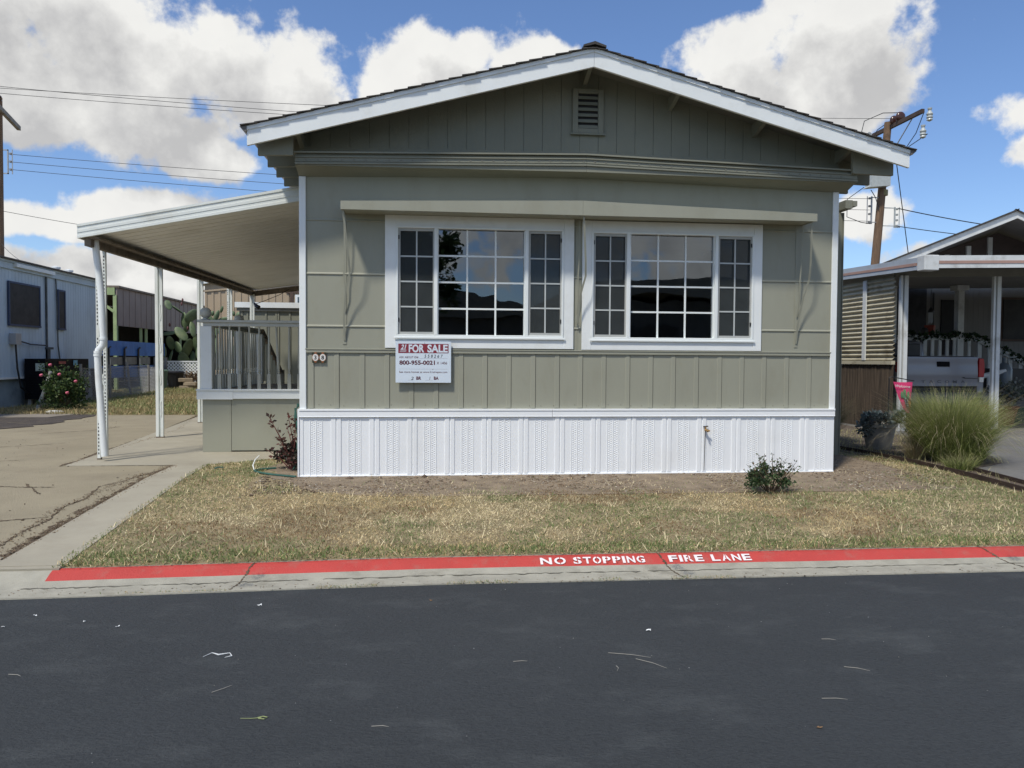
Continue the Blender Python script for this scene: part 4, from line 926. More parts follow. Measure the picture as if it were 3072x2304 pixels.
tag(MB().tube([(-7.95,10.9,0),(-7.80,10.95,.45),(-7.65,11.0,.98)], .045, 8).build('leaning_stake', mat('grey_pipe', (.50,.52,.50), .6, .2, 5), loc=(-7.95,10.9,0)), 'pale pipe stake leaning beside the pink rose bush', 'stake')
RB = thing('rose_bush', 'leafy green rose bush with pink blooms near the pale blue home', 'bush', (-7.3, 10.9, 0))
gcol = [(.05,.095,.03),(.035,.07,.025),(.08,.13,.04),(.11,.15,.05),(.05,.08,.035)]
parts = [leaves(3200, (-7.3,10.9,.50), .50, .45, .52, .065, gcol, shell=.3, seed=3, clump=34), leaves(700, (-7.3,10.9,.22), .58, .45, .22, .06, gcol, shell=.3, seed=4)]
for i in range(10): a = rnd.random()*6.28; parts.append(sprig((-7.3+.3*math.cos(a),10.9+.2*math.sin(a),.6), (-7.3+.55*math.cos(a),10.9+.4*math.sin(a),.95+.25*rnd.random()), .055, gcol, 70+i, 22))
np_mesh('foliage', *cat_np(parts), leafm, RB)
s_ = MB()
for i in range(8): a = i*.8; s_.tube([(-7.3,10.9,0),(-7.3+.2*math.cos(a),10.9+.15*math.sin(a),.45),(-7.3+.38*math.cos(a),10.9+.3*math.sin(a),.95)], [.012,.009,.004], 5)
s_.build('stems', stem_m, RB)
pink = mat('pink_bloom', (.72,.16,.25), .6, .25, 25)
for x, z in ((-7.62,.86),(-7.22,.88),(-7.42,1.10),(-6.86,.72),(-7.05,.45)):
    MB().ell((x,10.44,z), .040,.036,.034, n=9, m=6).ell((x+.02,10.43,z+.015), .026,.03,.022, n=7, m=5).build('bloom', pink, RB)
tag(MB().ell((-7.1,9.95,.03), .22, .12, .05, n=10, m=5).build('plastic_bag', mat('bag', (.55,.55,.52), .5, .2, 9), loc=(-7.1,9.95,0)), 'crumpled pale bag on the ground below the pink roses', 'bag')
# chain-link fence
FN = thing('chain_link_fence', 'sagging chain link fence on leaning posts beyond the driveway', 'fence', (-8.5, 18, 0))
pts = [(-8.13,13.65,1.02),(-8.30,16.0,.98),(-8.37,17.82,1.05),(-8.65,20.2,.95),(-8.94,22.3,.98)]
mesh_ = MB()
for (xa,ya,ha),(xb,yb,hb) in zip(pts, pts[1:]):
    n = int((yb-ya)/.11)
    for i in range(-9, n):
        for sgn_ in (1,-1):
            t0, t1 = i/n, (i+9)/n
            lo, hi = (0,1) if sgn_ > 0 else (1,0)
            ta, tb = max(t0,0), min(t1,1); 
            if tb <= ta: continue
            fa, fb = (ta-t0)/(t1-t0), (tb-t0)/(t1-t0)
            za = (lo+(hi-lo)*fa)*ha*.93+.03; zb = (lo+(hi-lo)*fb)*hb*.93+.03
            mesh_.bar((xa+(xb-xa)*ta,ya+(yb-ya)*ta,za), (xa+(xb-xa)*tb,ya+(yb-ya)*tb,zb), .008, .008)
    mesh_.bar((xa,ya,ha*.97),(xb,yb,hb*.95), .012,.012)
mesh_.build('wire_mesh', steel, FN)
for i, (x, y, h) in enumerate(pts): MB().tube([(x,y,0),(x-(.12 if i == 2 else 0),y,h+.08)], .04, 7).build('fence_post', mat('grey_wood', (.28,.27,.24), .8, .2, 4), FN)
# long open shed with pinkish panel and green posts
brn = mat('pinkish_panel', (.27,.215,.185), .7, .08, 1, .1, 20); lime = mat('pale_green_wood', (.33,.42,.20), .7, .15, 3)
LS = thing('long_shed', 'long open shed with pinkish brown panel and pale green posts', 'shed', (-12, 28, 0))
pn = MB(); pn.box(-10.75,-10.7,22.75,40,2.52,3.98)
yy = 22.75
while yy < 40: pn.box(-10.7,-10.685,yy,yy+.03,2.52,3.97); yy += .62
pn.build('side_panel', brn, LS)
MB().box(-15.5,-10.6,22.7,40,3.985,4.06).build('roof', rust, LS)
MB().box(-15.5,-10.76,22.7,22.78,3.70,3.98).build('front_beam', lime, LS)
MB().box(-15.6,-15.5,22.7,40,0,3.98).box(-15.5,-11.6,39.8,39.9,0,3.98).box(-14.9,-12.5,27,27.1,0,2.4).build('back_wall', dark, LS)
for y in (22.72,25.4,26.0,30.5,34): B(-10.83,-10.70 if y < 23 else -10.76,y,y+.14,0,2.52 if y > 23 else 3.70).build('shed_post', lime, LS)
MB().bar((-11.6,22.75,3.66),(-10.80,22.75,3.05),.07,.09).build('brace', lime, LS)
# blue board rack
bl = mat('blue_boards', (.025,.15,.52), .55, .2, 2, dirt=(.10,.25,.48), dirt_amt=.6, dirt_s=.6); gp = mat('grey_board', (.22,.23,.22), .7, .2, 3)
RK = thing('board_rack', 'long rack of bright blue boards standing behind the wire fence', 'rack', (-9.9, 22.5, 0))
MB().box(-9.95,-9.88,19.2,25.6,1.35,1.88).build('blue_board', bl, RK); MB().box(-9.95,-9.88,19.2,25.6,.55,.98).build('blue_board', bl, RK)
for y in (20.1,21.5,22.9): B(-9.96,-9.90,y,y+1.05,1.02,1.30).build('grey_panel', gp, RK)
for y in (19.8,21.2,22.55): MB().tube([(-9.84,y,.3),(-9.84,y,1.6),(-9.84,y+.16,1.66)], .035, 6).build('rack_post', black, RK)
for y in (24.3,25.5): B(-9.88,-9.78,y,y+.12,0,1.3).build('rack_post', gp, RK)
# lattice
LT = thing('lattice_fence', 'low white diamond lattice fence in front of the tall cactus', 'fence', (-9.6, 26.6, 0))
l = MB(); x0, x1, H_ = -10.5, -8.2, 1.12; y = 26.6; n = 17
for i in range(-8, n):
    for s_ in (1,-1):
        xa = x0+i*.145; xb_ = xa+1.1; ta, tb = max(xa,x0), min(xb_,x1)
        if tb <= ta: continue
        za, zb = (ta-xa)/1.1, (tb-xa)/1.1
        if s_ < 0: za, zb = 1-za, 1-zb
        l.bar((ta,y+.012*s_,.02+za*1.06),(tb,y+.012*s_,.02+zb*1.06), .010, .045, up=(0,0,1))
l.build('lattice', white, LT); MB().box(x0,x1,y-.03,y+.03,H_-.03,H_+.03).build('top_rail', white, LT)
MB().box(-8.75,-7.9,24.0,24.35,0,.22).build('x', gp) if False else None
for i, (x, y, z, a, l_) in enumerate([(-8.35,23.9,0,.1,'bottom tan block of the little stack before the lattice'),(-8.28,23.85,.16,-.2,'middle tan block of the little stack before the lattice'),(-8.5,23.9,.31,.3,'top tan block of the little stack before the lattice')]):
    m3 = Matrix.Rotation(a,3,'Z'); q = MB().box(-.38 if i == 0 else -.28,.38 if i == 0 else .26,-.12,.12,0,.15); q.v = [tuple(m3@Vector(v)+Vector((x,y,z))) for v in q.v]
    tag(q.build('stone_block', mat('tan_block', (.33,.27,.19), .9, .2, 5), loc=(x,y,z), bevel=.015), l_, 'block', 'tan blocks stacked before the lattice')
DB = thing('dry_shrub', 'dry brown shrub in front of the white lattice', 'bush', (-8.6, 25.2, 0))
np_mesh('foliage', *leaves(1500, (-8.6,25.2,.3), .7, .4, .38, .09, [(.20,.14,.09),(.14,.10,.06),(.26,.19,.12)], shell=.2, seed=8), leafm, DB)
s_ = MB(); [s_.tube([(-8.6,25.2,0),(-8.6+.5*math.cos(i),25.2+.3*math.sin(i),.5)], .012, 4) for i in range(9)]; s_.build('stems', stem_m, DB)
# prickly pears
cact = mat('cactus_pad', (.12,.175,.085), .55, .30, 1.6, dirt=(.20,.22,.09), dirt_amt=.8, dirt_s=1.0, bump=.4, bs=14); fruit = mat('cactus_fruit', (.13,.05,.05), .6, .1)
def cactus(name, lbl, base, pads, fr=()):
    r_ = thing(name, lbl, 'cactus', base); 
    for j, (dx, dz, w_, h_, ang, tw_) in enumerate(pads):
        tw_ = (-1.0,.5,-.4,.9,.1,-.7,.7)[j % 7]; m3 = Matrix.Rotation((-.35,.3,0,-.2,.4)[j % 5],3,'X')@Matrix.Rotation(ang,3,'Y')@Matrix.Rotation(tw_,3,'Z'); MB().ell((base[0]+dx,base[1]+.14*((j*7) % 5-2)*w_*4,base[2]+dz), w_*.82, .05, h_*.80, m3, 14, 9).build('cactus_pad', cact, r_, smooth=True)
    for dx, dz in fr: MB().ell((base[0]+dx,base[1]-.05,base[2]+dz), .045, .045, .09, n=8, m=5).build('fruit', fruit, r_, smooth=True)
cactus('prickly_pear', 'tall many padded prickly pear behind the white lattice', (-9.55,27.2,.0), [
 (-.55,1.25,.24,.50,.15,.3),(-.05,1.15,.30,.50,-.1,.2),(.25,1.0,.22,.75,.05,.6),(-.9,1.45,.20,.45,.1,1.0),(-.65,1.95,.22,.42,-.1,.5),(-.2,1.75,.25,.36,-.6,.1),
 (.12,1.7,.28,.62,.35,.3),(-.75,2.38,.20,.46,1.45,.1),(-.1,2.35,.26,.50,-.7,.2),(.45,1.95,.24,.50,.2,.8),(.42,2.55,.20,.50,-.2,1.0),(.1,2.75,.18,.44,.25,.9),(-.12,3.0,.22,.42,.1,.3),
 (.35,3.15,.28,.46,.75,.1),(-.35,3.45,.18,.42,-.9,.2),(-.62,3.62,.19,.32,-.4,.1),(.62,2.95,.18,.5,.1,.9),(.75,2.35,.22,.46,-.1,.4),(.7,1.6,.22,.5,.15,.9),(.3,.5,.24,.6,0,.4),(-.5,.6,.22,.6,.1,.5)],
 ((-.06,3.85),(-.1,3.68),(.15,2.6),(-.62,2.75),(-.9,3.85)))
cactus('prickly_pear', 'small prickly pear showing above the porch rail beside the first ball', (-4.9,15.0,1.0), [(0,.5,.16,.5,0,.3),(-.1,1.0,.17,.34,-.15,.2),(-.22,1.42,.13,.26,-.45,.1),(.02,1.5,.10,.26,.3,.4),(.17,1.38,.14,.27,1.15,.1),(.08,1.15,.15,.30,.1,.7),(.16,1.72,.05,.14,.35,.2),(-.12,1.60,.05,.1,.1,.3)])
cactus('prickly_pear', 'smallest prickly pear, low behind the porch rail near the shed', (-4.32,15.0,1.0), [(0,.5,.16,.5,0,.2),(-.03,1.15,.16,.32,.2,.1),(.02,1.55,.10,.15,.4,.2),(-.08,1.6,.07,.10,-.3,.2)])
# raised beds carrying the two small pears are hidden; far homes and the storage shed
tan = mat('tan_siding', (.42,.33,.225), .65, .06, 1, .1, 20)
TB = thing('tan_mobile_home', 'tan ribbed mobile home with white roof edge behind the shed', 'mobile home', (-2, 21, 0))
tb = MB(); tb.prism([(-6.35,19,0),(3,19,0),(3,19,4.9),(-2,19,4.55),(-6.35,19,3.84)], (0,10,0))
x = -6.35
while x < 3: tb.box(x,x+.07,18.975,18.9995,0,3.66); x += .23
tb.build('wall', tan, TB)
MB().prism([(-6.5,18.85,3.80),(-2,18.85,4.53),(-2,18.85,4.69),(-6.5,18.85,3.96)], (0,10.3,0)).build('roof_edge', white, TB)
MB().prism([(-6.4,18.95,3.55),(-2,18.95,4.0),(-2,18.95,4.06),(-6.4,18.95,3.61)], (0,.024,0)).build('trim_band', tan, TB)
wn = MB().box(-3.62,-2.2,18.94,18.974,3.55,3.67).box(-3.48,-3.36,18.94,18.974,2.6,3.549).build('window', mat('brown_trim', (.09,.055,.04), .7, .1), TB)
MB().box(-3.30,-3.22,18.93,18.97,2.7,3.5).box(-3.22,-2.3,18.93,18.97,3.42,3.5).build('window_frame', white, wn); B(-3.22,-2.3,18.95,18.969,2.7,3.42).build('pane', glass2, wn)
SD = thing('storage_shed', 'greige battened shed with white roof edge behind the porch stairs', 'shed', (-2, 14.8, 0))
s_ = MB(); s_.box(-3.9,-.02,13.6,16,0,2.68)
for x in (-3.85,-3.70,-3.62,-3.2,-2.92,-2.86,-2.55,-2.25,-2.18,-1.8,-1.45,-1.2,-.9,-.83,-.5,-.2): s_.box(x,x+.045,13.575,13.5995,0,2.66)
s_.build('wall', greige2, SD); MB().box(-4.0,-.02,13.5,16.1,2.69,2.84).build('roof_edge', white, SD); 
MB().box(-3.96,-.02,13.54,13.573,2.60,2.68).build('top_trim', darkeave, SD)

# ================================================================== utility poles and wires
def pole(root, top, base, r, lab):
    T = thing('utility_pole', lab, 'utility pole', base)
    MB().tube([base, top], [r*1.15, r*.85], 14).build('pole_shaft', pole_m, T, smooth=True); return T
UP = pole(None, (19.70,21.05,10.93), (18.87,21.05,0), .165, 'weathered wooden utility pole rising behind the right end of the roof')
MB().bar((19.75,18.9,10.72),(19.72,23.2,10.72),.12,.15).build('crossarm', mat('dark_arm', (.075,.05,.04), .8, .2, 3), UP)
MB().bar((19.78,19.6,10.65),(19.85,21.0,9.7),.03,.03).build('arm_brace', steel, UP)
for (x,y,z) in ((19.78,20.35,10.95),(19.78,20.75,10.92)): MB().ell((x,y,z), .2,.1,.2, n=12, m=8).build('cutout', mat('brown_glaze', (.06,.025,.02), .25, .1), UP, smooth=True)
for (x,y,z) in ((20.05,18.95,10.35),(19.9,19.1,9.75)):
    MB().lathe((x,y,z), [(.03,0),(.11,.05),(.09,.1),(.12,.15),(.09,.2),(.12,.27),(.09,.33),(.05,.4),(.08,.46),(.08,.5)], 12).build('insulator', porcel, UP, smooth=True)
for x in (18.55,18.85): MB().tube([(x,21.0,10.32),(x+.06,21.0,10.32)], [.19,.15], 14).build('insulator', porcel, UP)
for x, z in ((19.1,10.2),(19.1,10.0)): MB().lathe((x,21.6,z), [(.05,0),(.12,.03),(.06,.07),(.12,.1),(.05,.14)], 10).build('insulator', steel, UP)
MB().box(18.75,19.55,20.55,21.0,8.30,8.72).prism([(18.75,20.55,8.30),(19.55,20.55,8.30),(18.6,20.55,8.20)], (0,.4,0)).build('equipment_box', porcel, UP)
MB().lathe((19.56,21.05,8.0), [(.172,0),(.172,.22)], 14).build('number_band', mat('band_yellow', (.30,.26,.12), .6, .3, 30), UP)
for x, s_ in ((19.05,-1),(20.05,1)):
    k_ = MB(); zt, zb = (7.95,6.85) if s_ < 0 else (7.55,6.72)
    k_.box(x-.025,x+.025,21.0,21.05,zb,zt); k_.box(x-.22*(s_ < 0)-0*(s_ > 0),x+.22*(s_ > 0),21.0,21.03,zb,zb+.04).box(min(x,19.5),max(x,19.5),21.0,21.03,zb+.05,zb+.08).box(min(x,19.5),max(x,19.5),21.0,21.03,zt-.06,zt-.03)
    k_.box(x+s_*.18,x+s_*.20,21.0,21.03,zb,zt)
    for i in range(4): zz = zb+.08+(zt-zb-.16)*i/3; k_.lathe((x+s_*.09,21.02,zz-.04), [(.03,0),(.06,.02),(.04,.04),(.06,.06),(.03,.08)], 8)
    k_.build('wire_rack', steel if s_ < 0 else porcel, UP)
for pts in ([(18.5,21,10.3),(18.6,20.9,10.9),(19.2,20.6,11.15),(19.75,20.4,11.12)], [(19.2,21.5,10.15),(19.4,21.3,10.7),(19.7,21.0,10.95),(19.8,20.8,10.9)], [(20.02,19.0,9.9),(19.7,19.6,9.6),(19.5,20.4,9.2)], [(18.7,21,8.3),(18.0,21,7.8),(18.0,21,7.1),(18.6,21,6.9),(19.0,21,6.85)], [(19.0,21,8.2),(19.2,21,7.9),(19.3,20.9,7.4)], [(20.0,19.2,10.8),(19.95,19.6,10.1),(19.8,20.5,9.3)]):
    MB().tube(pts, .016, 5).build('jumper_wire', wire_m, UP)
LP = pole(None, (-14.52,22,10.85), (-14.6,22,0), .17, 'brown wooden utility pole at the left edge of the photo')
MB().bar((-14.9,24.2,10.35),(-13.85,19.9,10.35),.13,.16).build('crossarm', mat('grey_arm', (.25,.23,.20), .8, .2, 3), LP)
MB().bar((-14.5,22,9.9),(-14.15,21.0,10.3),.03,.03).build('arm_brace', steel, LP)
for x, y, z in ((-14.1,21.2,10.44),(-13.93,20.3,10.44)): MB().lathe((x,y,z), [(.05,0),(.12,.04),(.13,.08),(.07,.12),(.12,.16),(.12,.2),(.05,.26)], 10).build('insulator', mat('brown_glaze', (.06,.025,.02)), LP, smooth=True)
k_ = MB(); k_.box(-14.22,-14.18,21.98,22.02,8.05,8.95).box(-14.36,-14.18,21.98,22.0,8.05,8.09).box(-14.36,-14.18,21.98,22.0,8.91,8.95).box(-14.06,-14.03,21.98,22.0,8.05,8.95)
for z in (8.18,8.47,8.76): k_.lathe((-14.10,22,z), [(.03,0),(.06,.02),(.04,.04),(.06,.06),(.03,.08)], 8)
k_.build('wire_rack', steel, LP)
def line(a, b, sag, lab, r=.009, n=26, grp='power lines between the two poles'):
    a, b = Vector(a), Vector(b); mb = MB(); mb.tube([a.lerp(b, i/n)-Vector((0,0,sag*4*(i/n)*(1-i/n))) for i in range(n+1)], r, 4)
    return tag(mb.build('power_line', wire_m, loc=a), lab, 'power line', grp)
line((-24,22,11.5), (19.75,20.6,10.95), .42, 'highest thin wire crossing the clouds at upper left')
line((-14.1,21.2,10.75), (18.55,21,10.32), .30, 'wire on the pole arm, second from the top at left')
line((-13.93,20.3,10.72), (18.85,21,10.3), .35, 'wire on the front insulator of the pole arm, third from the top at left')
line((-14.08,22,8.78), (18.96,21,7.85), .30, 'upper of the three wires on the left pole rack')
line((-14.08,22,8.50), (18.96,21,7.40), .30, 'middle of the three wires on the left pole rack')
line((-14.08,22,8.22), (18.96,21,6.95), .30, 'lower of the three wires on the left pole rack')
line((-14.5,22,6.7), (-3.3,30,6.6), .3, 'faint low cable above the pale blue home', grp='cables left of the carport')
line((-14.5,22,5.5), (-9.15,14.5,3.7), .25, 'cable dropping onto the pale blue home roof', grp='cables left of the carport')
line((20.15,21,7.50), (34,21,6.6), .4, 'upper of two wires going right from the right pole', .02, grp='wires right of the right pole')
line((20.15,21,6.78), (34,21,6.35), .3, 'lower of two wires going right from the right pole', .016, grp='wires right of the right pole')
line((20.05,21.05,9.6), (23.6,25,4.2), .0, 'steep guy wire slanting down right of the right pole', .018, grp='wires right of the right pole')

# ================================================================== right neighbour
cream = mat('cream_siding', (.20,.195,.185), .7, .08, 1, .1, 20, dirt=(.22,.21,.18), dirt_amt=.5, dirt_s=1)
oldw = mat('weathered_white', (.68,.70,.69), .6, .08, 2, dirt=(.30,.29,.26), dirt_amt=.6, dirt_s=2.5)
NH = thing('white_mobile_home', 'white gabled home behind the carport at the right edge', 'mobile home', (16.5, 14, 0))
w_ = MB(); w_.box(12.9,20.2,12,12.1,0,3.6); 
x = 12.95
while x < 20: w_.box(x,x+.07,11.996,11.9995,.5,3.5); x += .16
w_.box(12.9,13.0,12.1,22,0,3.6).box(20.1,20.2,12.1,22,0,3.6); w_.build('wall', cream, NH)
def rt2(x): return 5.20-.395*abs(x-16.42)
g_ = MB(); g_.prism([(12.9,11.99,3.6),(20.0,11.99,3.6),(20.0,11.99,4.2),(17.5,11.99,4.98),(13.3,11.99,3.61)], (0,.1,0)); g_.build('gable', mat('gable_brown', (.075,.055,.05), .8, .2, 2), NH)
for x in (14.55,15.2,15.85,16.5,17.15,17.8,18.5): B(x,x+.13,11.93,11.9895,3.6,rt2(x-1.13)-.2 if x < 17.4 else 4.3).build('gable_batten', oldw, NH)
for xa, xb_ in ((12.2,16.42),(16.42,20.6)):
    MB().prism([(xa,9.95,rt2(xa)-.19),(xb_,9.95,rt2(xb_)-.19),(xb_,9.95,rt2(xb_)),(xa,9.95,rt2(xa))], (.02,.05,0)).build('fascia_board', oldw, NH)
    MB().prism([(xa,10.001,rt2(xa)-.08),(xb_,10.001,rt2(xb_)-.08),(xb_,10.001,rt2(xb_)-.04),(xa,10.001,rt2(xa)-.04)], (6.8,12,0)).build('roof_deck', mat('grey_soffit', (.22,.22,.23), .8, .1), NH)
    MB().prism([(xa-.1,9.90,rt2(xa-.1 if xa < 16 else xa)+.002),(xb_,9.90,rt2(xb_)+.002),(xb_,9.90,rt2(xb_)+.05),(xa-.1,9.90,rt2(xa-.1 if xa < 16 else xa)+.04)], (6.9,12.2,0)).build('roof_shingles', shingle, NH)
do = MB().box(15.55,16.55,11.93,11.984,.9,3.25).build('door', cream, NH, bevel=.01); B(15.75,16.35,11.90,11.929,1.5,3.05).build('door_screen', dark, do)
wn = MB().box(17.6,18.6,11.94,11.984,1.9,3.15).build('window', mat('brown_trim', (.09,.055,.04)), NH); B(17.66,18.54,11.92,11.939,1.96,3.09).build('pane', scr, wn)
MB().box(12.95,15.3,11.90,11.984,.3,3.55).build('trellis_backing', mat('trellis_dark', (.055,.055,.06), .9, .3, 3), NH)
# porch of the neighbour
NP_ = thing('white_porch', 'white railed porch behind the silver pickup truck', 'porch', (14.6, 10.6, 0))
MB().box(13.2,15.4,9.9,11.9,.75,.85).build('deck_floor', oldw, NP_); MB().box(13.2,15.4,9.9,9.95,0,.75).build('porch_skirt', cream, NP_)
MB().box(13.2,15.3,9.88,9.96,1.86,1.98).build('handrail', oldw, NP_)
for i in range(10): B(13.3+i*.2,13.3+i*.2+.075,9.90,9.94,.85,1.86).build('picket', oldw, NP_)
B(14.78,14.94,9.86,10.02,.85,3.25).build('porch_column', oldw, NP_); B(14.70,15.02,9.80,10.08,3.12,3.25).build('column_cap', oldw, NP_)
MB().bar((15.2,9.9,1.95),(16.9,9.5,1.02),.06,.12).build('stair_rail', oldw, NP_)
for i in range(7): x = 15.35+i*.24; zt = 1.9-.55*(x-15.2); B(x,x+.10,9.90-.23*(x-15.2),9.94-.23*(x-15.2),zt-.85,zt).build('stair_picket', oldw, NP_)
B(16.85,17.0,9.42,9.56,.02,1.15).build('newel_post', oldw, NP_)
GA = [(.03,.06,.025),(.05,.09,.03),(.02,.04,.02)]
GL = thing('leaf_garland', 'green leaf garland wound along the white porch rail', 'garland', (15, 9.85, 1.9))
np_mesh('foliage', *cat_np([leaves(60, (13.3+.17*i,9.84,1.96+.04*math.sin(i*1.7)), .12,.07,.06,.07, GA, seed=100+i) for i in range(12)]+[leaves(60, (15.25+.16*i,9.86-.035*i,1.95-.085*i), .12,.07,.07,.07, GA, seed=130+i) for i in range(11)]), leafm, GL)
for i, (x, z, w__, col, lbl) in enumerate([(14.25,2.0,.16,(.30,.05,.03),'red planter box on the white porch rail'),(13.9,2.0,.10,(.03,.03,.03),'small black pot on the white porch rail')]):
    q = MB(); q.lathe((x,10.2,z-.02+.0), [(w__*.7,0),(w__,.26)], 4 if i == 0 else 10) if i == 0 else q.lathe((x,9.92,1.98), [(.04,0),(.09,.05),(.10,.12),(.06,.19)], 10)
    tag(q.build('planter', mat('pl%d' % i, col, .5, .2, 5), loc=(x,10,2)), lbl, 'planter')
MB().box(13.95,14.55,10.1,10.3,1.93,1.98).build('plant_shelf', oldw, NP_)
WC = thing('wind_chime', 'small wind chime hanging in the shade above the pickup', 'wind chime', (12.75, 8, 2.3))
MB().lathe((12.75,8,2.42), [(.01,.12),(.07,.02),(.07,0)], 10).tube([(12.75,8,2.5),(12.75,8,2.95)], .006, 4).build('chime_top', black, WC)
for i in range(4): MB().tube([(12.71+.03*i,8,2.42),(12.71+.03*i,8,2.17+.03*(i % 2))], .009, 6).build('chime_tube', steel, WC)
# carport of the neighbour
C2 = thing('carport', 'low white carport with a pinkish gutter stripe sheltering the silver pickup', 'carport', (12, 6, 0))
cr = MB(); x0, x1, y0, y1 = 9.83, 21, 3.92, 11.6
n = 40
for i in range(n):
    ya, yb = y0+(y1-y0)*i/n, y0+(y1-y0)*(i+1)/n; z = lambda y, x: 2.98+.03*(y-y0)+.022*(x-x0)
    cr.prism([(x0,ya,z(ya,x0)),(x0,yb-.03,z(yb,x0)),(x0,yb-.03,z(yb,x0)+.02),(x0,ya,z(ya,x0)+.02)], (x1-x0,0,.022*(x1-x0)))
    cr.prism([(x0,yb-.0299,z(yb,x0)+.012),(x0,yb-.0001,z(yb,x0)+.012),(x0,yb-.0001,z(yb,x0)+.03),(x0,yb-.0299,z(yb,x0)+.03)], (x1-x0,0,.022*(x1-x0)))
cr.build('roof_panel', mat('old_roof_panel', (.30,.29,.27), .7, .1, 2), C2)
lg = mat('grey_blue_fascia', (.42,.47,.52), .5, .05, 2, dirt=(.3,.3,.3), dirt_amt=.4); pk = mat('pinkish_stripe', (.42,.26,.21), .5, .08)
def fas(mb, za, zb, oy):
    mb.prism([(x0+.22,y0-oy,2.90+za),(x1,y0-oy,2.90+za+.25),(x1,y0-oy,2.90+zb+.25),(x0+.22,y0-oy,2.90+zb)], (0,.02,0))
f = MB(); fas(f, 0, .075, .03); fas(f, .125, .215, .03); f.build('front_fascia', oldw, C2); f = MB(); fas(f, .0751, .1249, .038); f.build('gutter_stripe', pk, C2)
f = MB()
for za, zb in ((0,.075),(.125,.215)): f.prism([(x0-.03,y0,2.88+za),(x0-.03,y1,3.13+za),(x0-.03,y1,3.13+zb),(x0-.03,y0,2.88+zb)], (.02,0,0))
f.build('side_fascia', lg, C2); f = MB(); f.prism([(x0-.038,y0+.2,2.885+.0751),(x0-.038,y1,3.13+.0751),(x0-.038,y1,3.13+.1249),(x0-.038,y0+.2,2.885+.1249)], (.02,0,0)); f.build('gutter_stripe', pk, C2)
MB().box(x0-.05,x0+.22,y0-.05,y0+.16,2.86,3.12).build('corner_box', oldw, C2, bevel=.01)
MB().bar((x0+.1,4.95,2.93),(x1,4.95,3.17),.08,.14).build('front_beam', darkeave, C2)
for x, y, zt in ((10.08,4.90,2.88),(12.0,5.0,2.92),(11.45,7.4,2.95),(15.8,5.0,2.98)):
    MB().box(x-.075,x-.035,y-.03,y+.03,.012,zt).box(x+.0,x+.075,y-.03,y+.03,.012,zt).build('post', [oldw], C2)
# corrugated side screen
cg = mat('corrugated_beige', (.50,.46,.34), .55, .1, 1.2, dirt=(.16,.12,.07), dirt_amt=.75, dirt_s=3.0)
SP = thing('corrugated_screen', 'beige corrugated panel screen on the side of the right carport', 'screen', (9.95, 6.3, 1.3))
c_ = MB(); vs = []; m_ = 18*8
for i in range(m_+1):
    z = 1.31+1.58*i/m_; xo = 9.955-.022*math.sin(2*math.pi*i/8)
    vs += [(xo,4.98,z),(xo,8.6,z),(xo+.006,8.6,z),(xo+.006,4.98,z)]
fs = []
for i in range(m_): fs += [(i*4,i*4+1,(i+1)*4+1,(i+1)*4),(i*4+2,i*4+3,(i+1)*4+3,(i+1)*4+2)]
c_.add(vs, fs); c_.build('corrugated_sheet', cg, SP)
for y in (5.85, 7.4): MB().box(9.905,9.932,y,y+.11,1.32,2.88).build('upright', oldw, SP)
MB().box(9.915,9.99,4.98,8.6,1.24,1.31).build('bottom_rail', cg, SP)
reed = mat('reed', (.115,.085,.06), .9, .5, 3, .9, 60, stretch=(14,14,.5), dirt=(.05,.04,.03), dirt_amt=.7, dirt_s=2)
RF = thing('reed_fence', 'dark brown reed screen below the corrugated panel', 'fence', (9.95, 6.5, 0))
r_ = MB(); y = 4.98; rs = random.Random(4)
while y < 8.6: q = .012+.01*rs.random(); r_.tube([(9.95+.01*rs.random(),y,0),(9.95+.015*rs.random(),y+.01*(rs.random()-.5),1.24-.03*rs.random())], q*.6, 5); y += q
r_.build('reeds', reed, RF); B(9.965,9.99,4.98,8.6,.3,.34).build('backing_rail', reed, RF)

# ------------------------------------------------------------------ silver pickup, tail towards the street
silver = mat('silver_paint', (.24,.25,.28), .42, .03, 1, metal=.3, coat=.25); chrome = mat('chrome', (.6,.6,.62), .15, .05, metal=1)
redl = mat('tail_red', (.36,.006,.008), .45, .1); tyre = mat('tyre', (.02,.02,.02), .85, .1); wl = mat('lamp_white', (.7,.7,.68), .25, .05)
TX, TY = 11.34, 5.6
T = thing('pickup_truck', 'silver pickup truck parked tail first under the right carport', 'pickup truck', (TX, TY+2.6, 0))
def xs(*p): return [(TX+a, b, c) for a, b, c in p]
tg_ = MB(); prof = [(0,.80),(-.050,.82),(-.046,.98),(-.058,1.0),(-.060,1.06),(-.052,1.20),(-.040,1.30),(-.06,1.36),(-.05,1.395),(.05,1.395),(.05,.80)]
tg_.prism(xs(*[(-.74,TY+y,z) for y, z in prof]), (1.48,0,0)); tgo = tg_.build('tailgate', silver, T, bevel=.008, smooth=True)
ht = MB(); ht.box(TX-.12,TX+.14,TY-.066,TY-.03,1.20,1.30); ht.build('handle_recess', mat('recess_black', (.006,.006,.007), .8, .1, spec=.1), tgo, bevel=.008)
ht = MB(); ht.box(TX-.125,TX+.155,TY-.060,TY-.031,1.188,1.199).box(TX+.141,TX+.155,TY-.064,TY-.031,1.1995,1.30); ht.build('handle_trim', silver, tgo)
tt = MB(); 
for i, ch in enumerate('TACOMA'): text_mb(tt, ch, (TX-.44+i*.165, TY-.052, .885), (1,0,0), (0,0,1), .05, bold=.02, width=.085, depth=0)
tt.build('raised_lettering', mat('letter_shade', (.10,.105,.12), .5, .05), tgo)
